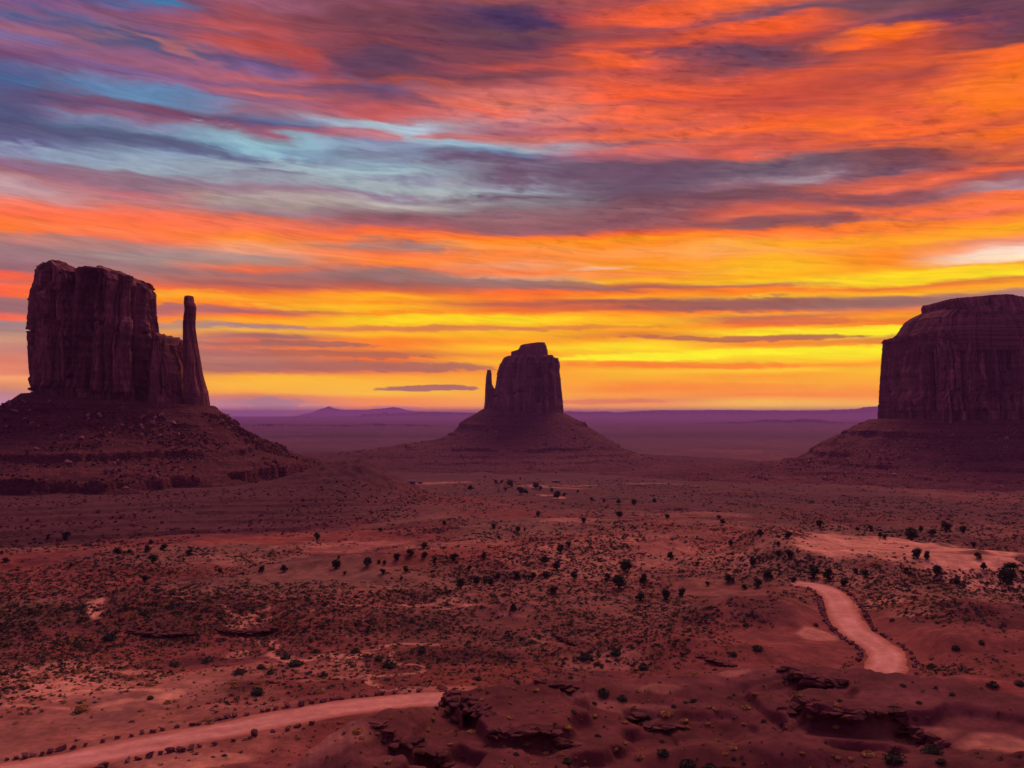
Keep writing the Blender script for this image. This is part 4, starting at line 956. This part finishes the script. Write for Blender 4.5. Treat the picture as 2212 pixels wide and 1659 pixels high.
def juniper_meshes(seed):
    """unit-height juniper: crown of several uneven foliage lobes, short forked trunk"""
    rnd = random.Random(seed); lobes = []
    wide = rnd.uniform(.30, .44)
    for k in range(14):
        a = rnd.random() * 6.28; q = rnd.random(); rr = wide * (.75 * math.sqrt(rnd.random())) * (1.05 - .55 * q)
        lobes.append((math.cos(a) * rr, math.sin(a) * rr, .22 + .56 * q, rnd.uniform(.16, .25)))
    def shape():
        L_ = lobes[rnd.randrange(len(lobes))]
        d = [rnd.gauss(0, 1) for _ in range(3)]; m = math.sqrt(sum(q * q for q in d)); rad = L_[3] * rnd.uniform(.65, 1.05)
        return (L_[0] + d[0] / m * rad, L_[1] + d[1] / m * rad, max(.05, L_[2] + d[2] / m * rad * .85))
    crown = leaf_cloud(rnd, 520, shape, .05)
    blobs = []
    for (lx, ly, lz, lr) in lobes:                 # dense inner twigs
        V, Fc = hull_rock(rnd.randint(0, 9999), lr * .6, lr * .6, lr * .5, 18, .5); blobs.append((V + (lx, ly, lz), Fc))
    crown = join([crown] + blobs)
    tr = []
    for k in range(4):
        a = rnd.random() * 6.28; b = rnd.uniform(.08, .26)
        tr.append(tube([(0, 0, -.05), (math.cos(a) * b * .3, math.sin(a) * b * .3, .14), (math.cos(a) * b, math.sin(a) * b, .42)], [.05, .036, .015]))
    return crown, join(tr)
JUN = []
for k in range(6):
    c, t = juniper_meshes(900 + k)
    a = mesh_obj('crown', *c, M_JUN); b = mesh_obj('trunk', *t, M_BARK); JUN.append((a.data, b.data)); bpy.data.objects.remove(a); bpy.data.objects.remove(b)
def shrub_meshes(seed, mat, upright=False):
    rnd = random.Random(seed)
    def shape():
        a = rnd.random() * 6.28; q = rnd.random() ** .5; ph = rnd.random() * 1.45
        r = rnd.uniform(.75, 1.08); return (math.cos(a) * math.cos(ph) * r, math.sin(a) * math.cos(ph) * r, math.sin(ph) * r * (.95 if upright else .72))
    core = hull_rock(seed, .8, .8, .62, 22, .5)
    core = (core[0] * (1, 1, .8) + (0, 0, .12), core[1])
    V, Fc = join([leaf_cloud(rnd, 230, shape, .12), core])
    o = mesh_obj('shrub', V, Fc, mat); d = o.data; bpy.data.objects.remove(o); return d
SAGE = [shrub_meshes(40 + k, M_SAGE) for k in range(4)]; YEL = [shrub_meshes(60 + k, M_YEL) for k in range(3)]; DRK = [shrub_meshes(80 + k, M_JUN, True) for k in range(4)]

LANDM = [('the left end of the near road', 60, 763), ('the middle of the near road', 240, 727), ('the spot where the near road vanishes', 430, 697), ('the chunky ledge at the bottom of the ridge', 415, 748), ('the blocky ledge below the road’s end', 468, 702),
         ('the short ledge on the ridge crest', 566, 685), ('the thin ledge across the ridge', 540, 738), ('the boulders below the far road', 815, 679), ('the curving ledge at lower right', 880, 717), ('the lower bend of the far road', 887, 650), ('the top of the far road', 815, 588),
         ('the middle of the far road', 847, 620), ('the sand dune’s left end', 820, 545), ('the sand dune’s crest', 900, 540), ('the sand dune’s right tail', 1000, 570), ('the red slab mound', 250, 622), ('the pale dirt patch at far left', 95, 602), ('the orange bank at the left edge', 8, 595),
         ('the dry wash above the near road', 160, 680), ('the pale salt patch', 345, 672), ('the cut bank in the scrub', 575, 641), ('the sandy slope at centre', 610, 545), ('the dark bank left of the far road', 740, 610), ('the left butte’s lowest bench', 120, 532), ('the left butte’s right toe', 405, 500),
         ('the far ranch sheds', 556, 484), ('the right butte’s lowest slope', 900, 495), ('the tall lone juniper at centre', 616, 582), ('the bottom left corner', 30, 690), ('the bottom right corner', 1000, 745), ('the bottom edge at centre', 620, 762), ('the flats left of the ridge', 330, 655), ('the hollow at centre', 480, 640), ('the right edge below the dune', 1010, 620)]
LMX = hit(np.array([l[1] for l in LANDM], float), np.array([l[2] for l in LANDM], float))
LMXY = np.stack(LMX[:2], 1)
def label_all(items, fmt):
    """items: list of (object, xyz, look); label = look + rank by distance to its nearest landmark"""
    by = {}
    for o, p, look in items:
        pxy = np.array(to_px(*p)); d = [math.hypot(pxy[0] - l[1], (pxy[1] - l[2]) * 1.6) for l in LANDM]; k = int(np.argmin(d))
        by.setdefault((k, look), []).append((d[k], o))
    for (k, look), lst in by.items():
        lst.sort(key=lambda q: q[0])
        for i, (d, o) in enumerate(lst):
            o['label'] = '%s, %s %s' % (look, 'closest to' if i == 0 else ORD(i + 1) + ' closest to', LANDM[k][0])

TREES = """725 315 60|910 300 50|945 365 60|1175 325 45|1015 290 50|1960 228 60|2080 400 70|1620 435 50|1755 425 50|1505 455 30|440 400 30|35 370 40|895 487 55|935 258 30|1360 440 35|2135 450 30|10 325 25|300 232 25|410 228 60|800 318 35|855 348 30
65 400 60|260 385 65|335 380 30|370 390 35|445 355 55|355 440 45|530 325 50|615 278 55|615 342 50|680 370 40|500 430 50|475 480 25|800 355 60|985 345 50|1195 183 40|1075 225 25|1045 160 30|740 138 35|1505 270 50|1458 302 58|1360 368 68|1435 405 68|1365 462 55|1190 470 52|1025 508 60|1070 470 45|840 515 80|1545 460 70|1750 468 50|1870 412 100|1815 510 98|1975 495 85|1955 595 68|2105 588 72|1418 557 66|2140 345 50|1290 470 45|1600 125 40|1820 90 45|1910 15 40|895 420 35|940 500 60|340 182 30|1320 90 25|1165 660 45|85 355 25|1235 180 25|1000 500 30|1740 490 35|1260 480 30
525 203 55|345 265 45|140 390 35|485 385 55|330 485 65|510 512 75|200 515 40|430 535 45|45 570 70|575 465 75|640 330 55|705 330 68|860 445 90|950 460 78|1180 450 55|735 495 50|1050 510 48|1675 170 72|1785 182 58|1520 180 42|1460 215 95|1590 200 48|1845 280 42|1620 440 78|1435 430 36|1910 415 48|1875 345 52|2080 425 85|2055 480 110|2150 450 42|1745 500 55|700 215 58|295 130 42|270 105 32|895 150 52|1210 175 34|640 270 30|1500 335 70|1560 345 60|1270 215 40|590 475 40|1120 440 35|1300 225 40|1130 180 30
1155 1000 35|1235 1010 50|1300 1050 60|1390 1020 50|1520 1075 60|1485 1050 30|1005 1035 40|1970 1115 40|1880 1115 35|1885 1190 45|1675 1225 35|1405 1190 20|2165 1205 30|1210 1040 30|1330 1055 35|1420 1035 30|1560 1075 30|1190 1000 25|1720 1100 30|1795 1110 28|1640 1055 25|1300 980 18|1090 970 18|1510 945 15|2090 1110 35|1140 1260 30|1280 1275 35|850 1240 30|475 1275 25|100 1310 35"""
BUSHES = """1480 1045 75|1590 1170 85|680 835 75|1955 925 62|2005 1070 60|1675 1055 52|1615 1020 55|930 1215 45|1825 990 90|1770 960 60|1080 1010 55|1275 985 55|1230 720 50|900 685 60|680 830 70|510 728 50
400 1000 95|600 920 50|1165 660 52|1615 955 80|1970 1020 60|1800 930 70|1190 1115 45|1720 1170 90|1840 1210 70|890 870 45|260 740 30|1280 865 55|190 920 70|950 1095 50|330 970 45|1500 1600 70|2095 1550 70
1360 1280 90|1355 1570 125|75 1615 95|215 1640 80|1650 1605 55|1965 1130 60|1345 735 40|440 760 45|870 765 38|1895 870 44|1735 905 45|550 1360 35|105 1240 30|1590 1020 50|2130 1120 60|360 940 60|510 905 60|1590 1520 110"""
YELLOWS = """505 1268 85|930 1125 65|740 1070 40|1030 1075 38|630 990 50|1450 1140 55|1975 1165 80|905 962 42|875 1292 36|1040 1240 45|1020 632 45|830 1090 45|1440 1110 60|1270 1350 40|1060 1365 30|95 1375 30|1300 1365 50|490 1045 60
200 1405 75|635 1405 45|750 1412 38|905 1415 60|960 1215 55|1145 1240 42|1255 1490 55|1310 1160 45|1325 1080 35|1080 1110 40|1920 1030 50|1950 1570 70|1090 1610 35|1500 1385 60|1855 1360 50|320 1635 35|190 1190 40|500 1190 50|1665 1320 60|1150 1335 45|2110 1300 75|1850 1490 45|1120 1145 35
775 1190 45|440 1265 60|1090 1590 40|1200 1550 80|200 1370 40|250 1280 40|980 1245 60|130 1060 40|1890 1150 40|1570 1020 36|340 1490 50|60 1350 60"""
BASES = [(0, 500, 6.19), (325, 500, 6.19), (675, 500, 6.187), (300, 312.5, 5.9)]
def parse(txt):
    out = []
    for line, (bx, by, k) in zip(txt.split('\n'), BASES):
        for q in line.split('|'):
            a, b, w = map(float, q.split()); out.append((bx + a / k, by + (b + w * .38) / k, w / k))
    return out
rnd = random.Random(99)
items = []
T_ = parse(TREES)
hx, hy, hz, hr = hit(np.array([t[0] for t in T_]), np.array([t[1] for t in T_]))
for (X, Y, w), x, y, z, r in zip(T_, hx, hy, hz, hr):
    size = 1.03 * w / F * r
    size = min(size, 10)
    if r > 500: size = min(max(size, 3.5), 12)
    root = empty('juniper_tree', (x, y, z - .03 * size), rnd.random() * 6.28)
    hgt = size * rnd.uniform(.75, 1.0); root.scale = (size * rnd.uniform(.9, 1.35), size * rnd.uniform(.9, 1.35), hgt)
    c, t = JUN[rnd.randrange(6)]
    for nm, me in (('crown', c), ('trunk', t)):
        if nm == 'trunk' and r > 650: continue
        o = bpy.data.objects.new(nm, me); COL.objects.link(o); o.parent = root
    tag(root, None, 'tree', 'junipers dotted over the valley floor')
    look = ('tall dark juniper' if hgt > 4.6 else 'small round dark juniper' if hgt < 2.6 else 'dark green juniper') if r < 500 else 'tiny far-off dark juniper'
    items.append((root, (x, y, z), look))
label_all(items, None)

INDIV = []          # candidate individual shrubs: x, y, z, radius, kind
for txt, kind in ((BUSHES, 'd'), (YELLOWS, 'y')):
    B_ = parse(txt)
    hx, hy, hz, hr = hit(np.array([t[0] for t in B_]), np.array([min(t[1], 775) for t in B_]))
    for (X, Y, w), x, y, z, r in zip(B_, hx, hy, hz, hr):
        INDIV.append((x, y, z, min(.52 * w / F * r, 2.2), kind, 99))
# scattered scrub, drawn with even density over what can be seen, thinned by soil and by drainage pattern
N = 230000
sx = RNG.uniform(-60, 1084, N); sy = 476 + (775 - 476) * RNG.random(N)
hx, hy, hz, hr = hit(sx, sy)
ii = np.clip(np.searchsorted(RR, hr), 0, len(RR) - 1); jj = np.clip(np.round(np.interp(np.arctan2(hx, hy), AZ, np.arange(len(AZ)))).astype(int), 0, len(AZ) - 1)
pm = PMASK[ii, jj]
clump = fbm(hx / 16, hy / 22, 4, 111) + .8 * fbm(hx / 60, hy / 90, 3, 112)
dens = sst(-.5, .45, clump)
zone = np.interp(hr, [50, 100, 128, 150, 180, 260, 400, 700, 1300, 1700], [.025, .04, .20, .55, .75, .85, .9, .9, .7, 0])
zone = zone * np.where((hx < -95) & (hr > 470), .04, 1)
zone = zone * (1 - .93 * sst(.5, .8, pm)) * np.where((sx < 330) & (hr < 122), .55, 1)
cx_, cy_ = px(893, 548, 294); u_ = (hx - cx_) / 48; v_ = (hy - cy_) / 50; dd_ = np.hypot(u_, v_)
ring = sst(.84, 1.0, dd_) * sst(1.6, 1.25, dd_) * sst(.35, -.1, v_)
zone = np.maximum(zone, ring * .8); dens = np.maximum(dens, ring * .8)
drd, _, _ = dist_line(hx, hy, ROAD[::5])
zone = np.where(drd < HALF + 1.3, 0, zone)
keep = (RNG.random(N) < dens * zone * .56) & (hr < 1700)
sx, sy, hx, hy, hz, hr = [q[keep] for q in (sx, sy, hx, hy, hz, hr)]
n = len(hx)
rad = np.interp(hr, [60, 120, 200, 400, 900, 1700], [.20, .26, .36, .52, .95, 1.7]) * (.48 + 1.0 * RNG.random(n) ** 2.4)
yel = RNG.random(n) < np.interp(hr, [60, 120, 160, 260, 500], [.6, .5, .32, .15, .05])
order = np.argsort(-rad / hr)
n_ind = 300 - len(INDIV)
for k in order[:n_ind]:
    INDIV.append((hx[k], hy[k], hz[k], rad[k], 'y' if yel[k] else 's', 0))
items = []
for (x, y, z, s, kind, _) in INDIV:
    me = {'d': DRK, 'y': YEL, 's': SAGE}[kind]; me = me[rnd.randrange(len(me))]
    o = bpy.data.objects.new('desert_shrub' if kind != 'y' else 'yellow_shrub', me); COL.objects.link(o)
    o.location = (x, y, z - .05 * s); o.scale = (s * rnd.uniform(.85, 1.2), s * rnd.uniform(.85, 1.2), s * rnd.uniform(.7, 1.0)); o.rotation_euler = (0, 0, rnd.random() * 6.28)
    big = s > .75
    look = {'d': 'big dark bush' if big else 'dark bush', 'y': 'big dry yellow shrub' if big else 'dry yellow shrub', 's': 'dusty grey-green sagebrush'}[kind]
    tag(o, None, 'shrub', 'shrubs on the valley floor and the foreground ridge')
    items.append((o, (x, y, z), look))
label_all(items, None)
# everything smaller reads as one cover of scrub
TPL = []
for k in range(10):
    r2 = random.Random(700 + k); m = 13
    def shape():
        a = r2.random() * 6.28; ph = r2.random() * 1.35; return (math.cos(a) * math.cos(ph) * .9, math.sin(a) * math.cos(ph) * .9, math.sin(ph) * .7)
    V1, F1 = leaf_cloud(r2, m, shape, .33)
    ring = [(math.cos(q * PI / 3) * .8, math.sin(q * PI / 3) * .8, -.1) for q in range(6)] + [(.1, .05, .55)]
    F2 = np.array([(q, (q + 1) % 6, 6) for q in range(6)])
    TPL.append(join([(V1, F1), (np.array(ring), F2)]))
Vs, Fs, Cs = [], [], []; off = 0
for k in order[n_ind:]:
    V, Fc = TPL[k % 10]; a = RNG.random() * 6.28; c, s = math.cos(a), math.sin(a)
    q = np.empty_like(V); r0 = rad[k] * (1 + .5 * RNG.random())
    q[:, 0] = (V[:, 0] * c - V[:, 1] * s) * r0 + hx[k]; q[:, 1] = (V[:, 0] * s + V[:, 1] * c) * rad[k] + hy[k]; q[:, 2] = V[:, 2] * rad[k] * .95 + hz[k]
    Vs.append(q); Fs.append(Fc + off); off += len(V)
    t = RNG.random()
    col = (np.array((.15, .095, .038)) * (1 - t) + np.array((.40, .23, .08)) * t) if yel[k] else (np.array((.038, .036, .024)) * (1 - t) + np.array((.105, .088, .055)) * t)
    Cs.append(np.tile(col, (len(V), 1)))
tag(mesh_obj('desert_scrub', np.concatenate(Vs), np.concatenate(Fs), M_SCRUB, color=np.concatenate(Cs)), kind='stuff')
print('scrub', n, 'individual', len(INDIV))

# ------------------------------------------------------------------ far ranch buildings
def simple_mat(name, c):
    m, nt, b = new_mat(name); g = nnode(nt, 'ShaderNodeNewGeometry').outputs['Position']
    nt.links.new(nramp(nt, nnoise(nt, g, .8, 4), [(.3, tuple(q * .85 for q in c)), (.7, c)]), b.inputs['Base Color']); return m
M_WALL = simple_mat('shed_wall', (.30, .17, .14)); M_ROOF = simple_mat('shed_roof', (.24, .17, .16)); M_DOOR = simple_mat('shed_door', (.08, .05, .05))
def boxm(x0, x1, y0, y1, z0, z1):
    V = np.array([(x, y, z) for z in (z0, z1) for y in (y0, y1) for x in (x0, x1)], float)
    return V, np.array([(0, 2, 3, 1), (4, 5, 7, 6), (0, 1, 5, 4), (2, 6, 7, 3), (0, 4, 6, 2), (1, 3, 7, 5)])
def shed(X, Y, w, d, h, label):
    x, y, z, r = [q[0] for q in hit(np.array([float(X)]), np.array([float(Y)]))]
    root = tag(empty('ranch_shed', (x, y, z)), label, 'shed', 'ranch buildings far out on the plain')
    mesh_obj('wall', *boxm(-w / 2, w / 2, -d / 2, d / 2, -1, h), M_WALL, root)
    V = np.array([(-w / 2 - .4, -d / 2 - .5, h), (w / 2 + .4, -d / 2 - .5, h), (w / 2 + .4, d / 2 + .5, h), (-w / 2 - .4, d / 2 + .5, h), (-w / 2 - .4, 0, h + 1.6), (w / 2 + .4, 0, h + 1.6)]) + (0, 0, .003)
    mesh_obj('roof', V, np.array([(0, 1, 5), (0, 5, 4), (2, 3, 4), (2, 4, 5), (0, 4, 3), (1, 2, 5), (0, 3, 2), (0, 2, 1)]), M_ROOF, root)
    mesh_obj('door', *boxm(-1.1, 1.1, -d / 2 - .06, -d / 2 - .003, 0, 2.3), M_DOOR, root)
shed(556, 482.5, 12, 8, 2.8, 'long pale-roofed shed on the plain in front of the middle butte')
shed(420, 483.5, 7, 5, 2.4, 'small pale-roofed shed on the plain below the left butte’s toe, rightmost of two')
shed(412, 484, 6, 5, 2.2, 'small pale-roofed shed on the plain below the left butte’s toe, leftmost of two')

# ------------------------------------------------------------------ air
def haze():
    V, Fc = boxm(-45000, 45000, -3000, 63000, -154, HAZE_TOP)
    o = mesh_obj('haze', V, Fc)
    m = bpy.data.materials.new('dawn_haze'); m.use_nodes = True; nt = m.node_tree; nt.nodes.clear()
    v = nt.nodes.new('ShaderNodeVolumePrincipled'); v.inputs['Color'].default_value = (.58, .33, 1.0, 1); v.inputs['Density'].default_value = HAZE_DENSITY; v.inputs['Anisotropy'].default_value = 0.3
    out = nt.nodes.new('ShaderNodeOutputMaterial'); nt.links.new(v.outputs[0], out.inputs['Volume'])
    o.data.materials.append(m); tag(o, kind='stuff')
haze()
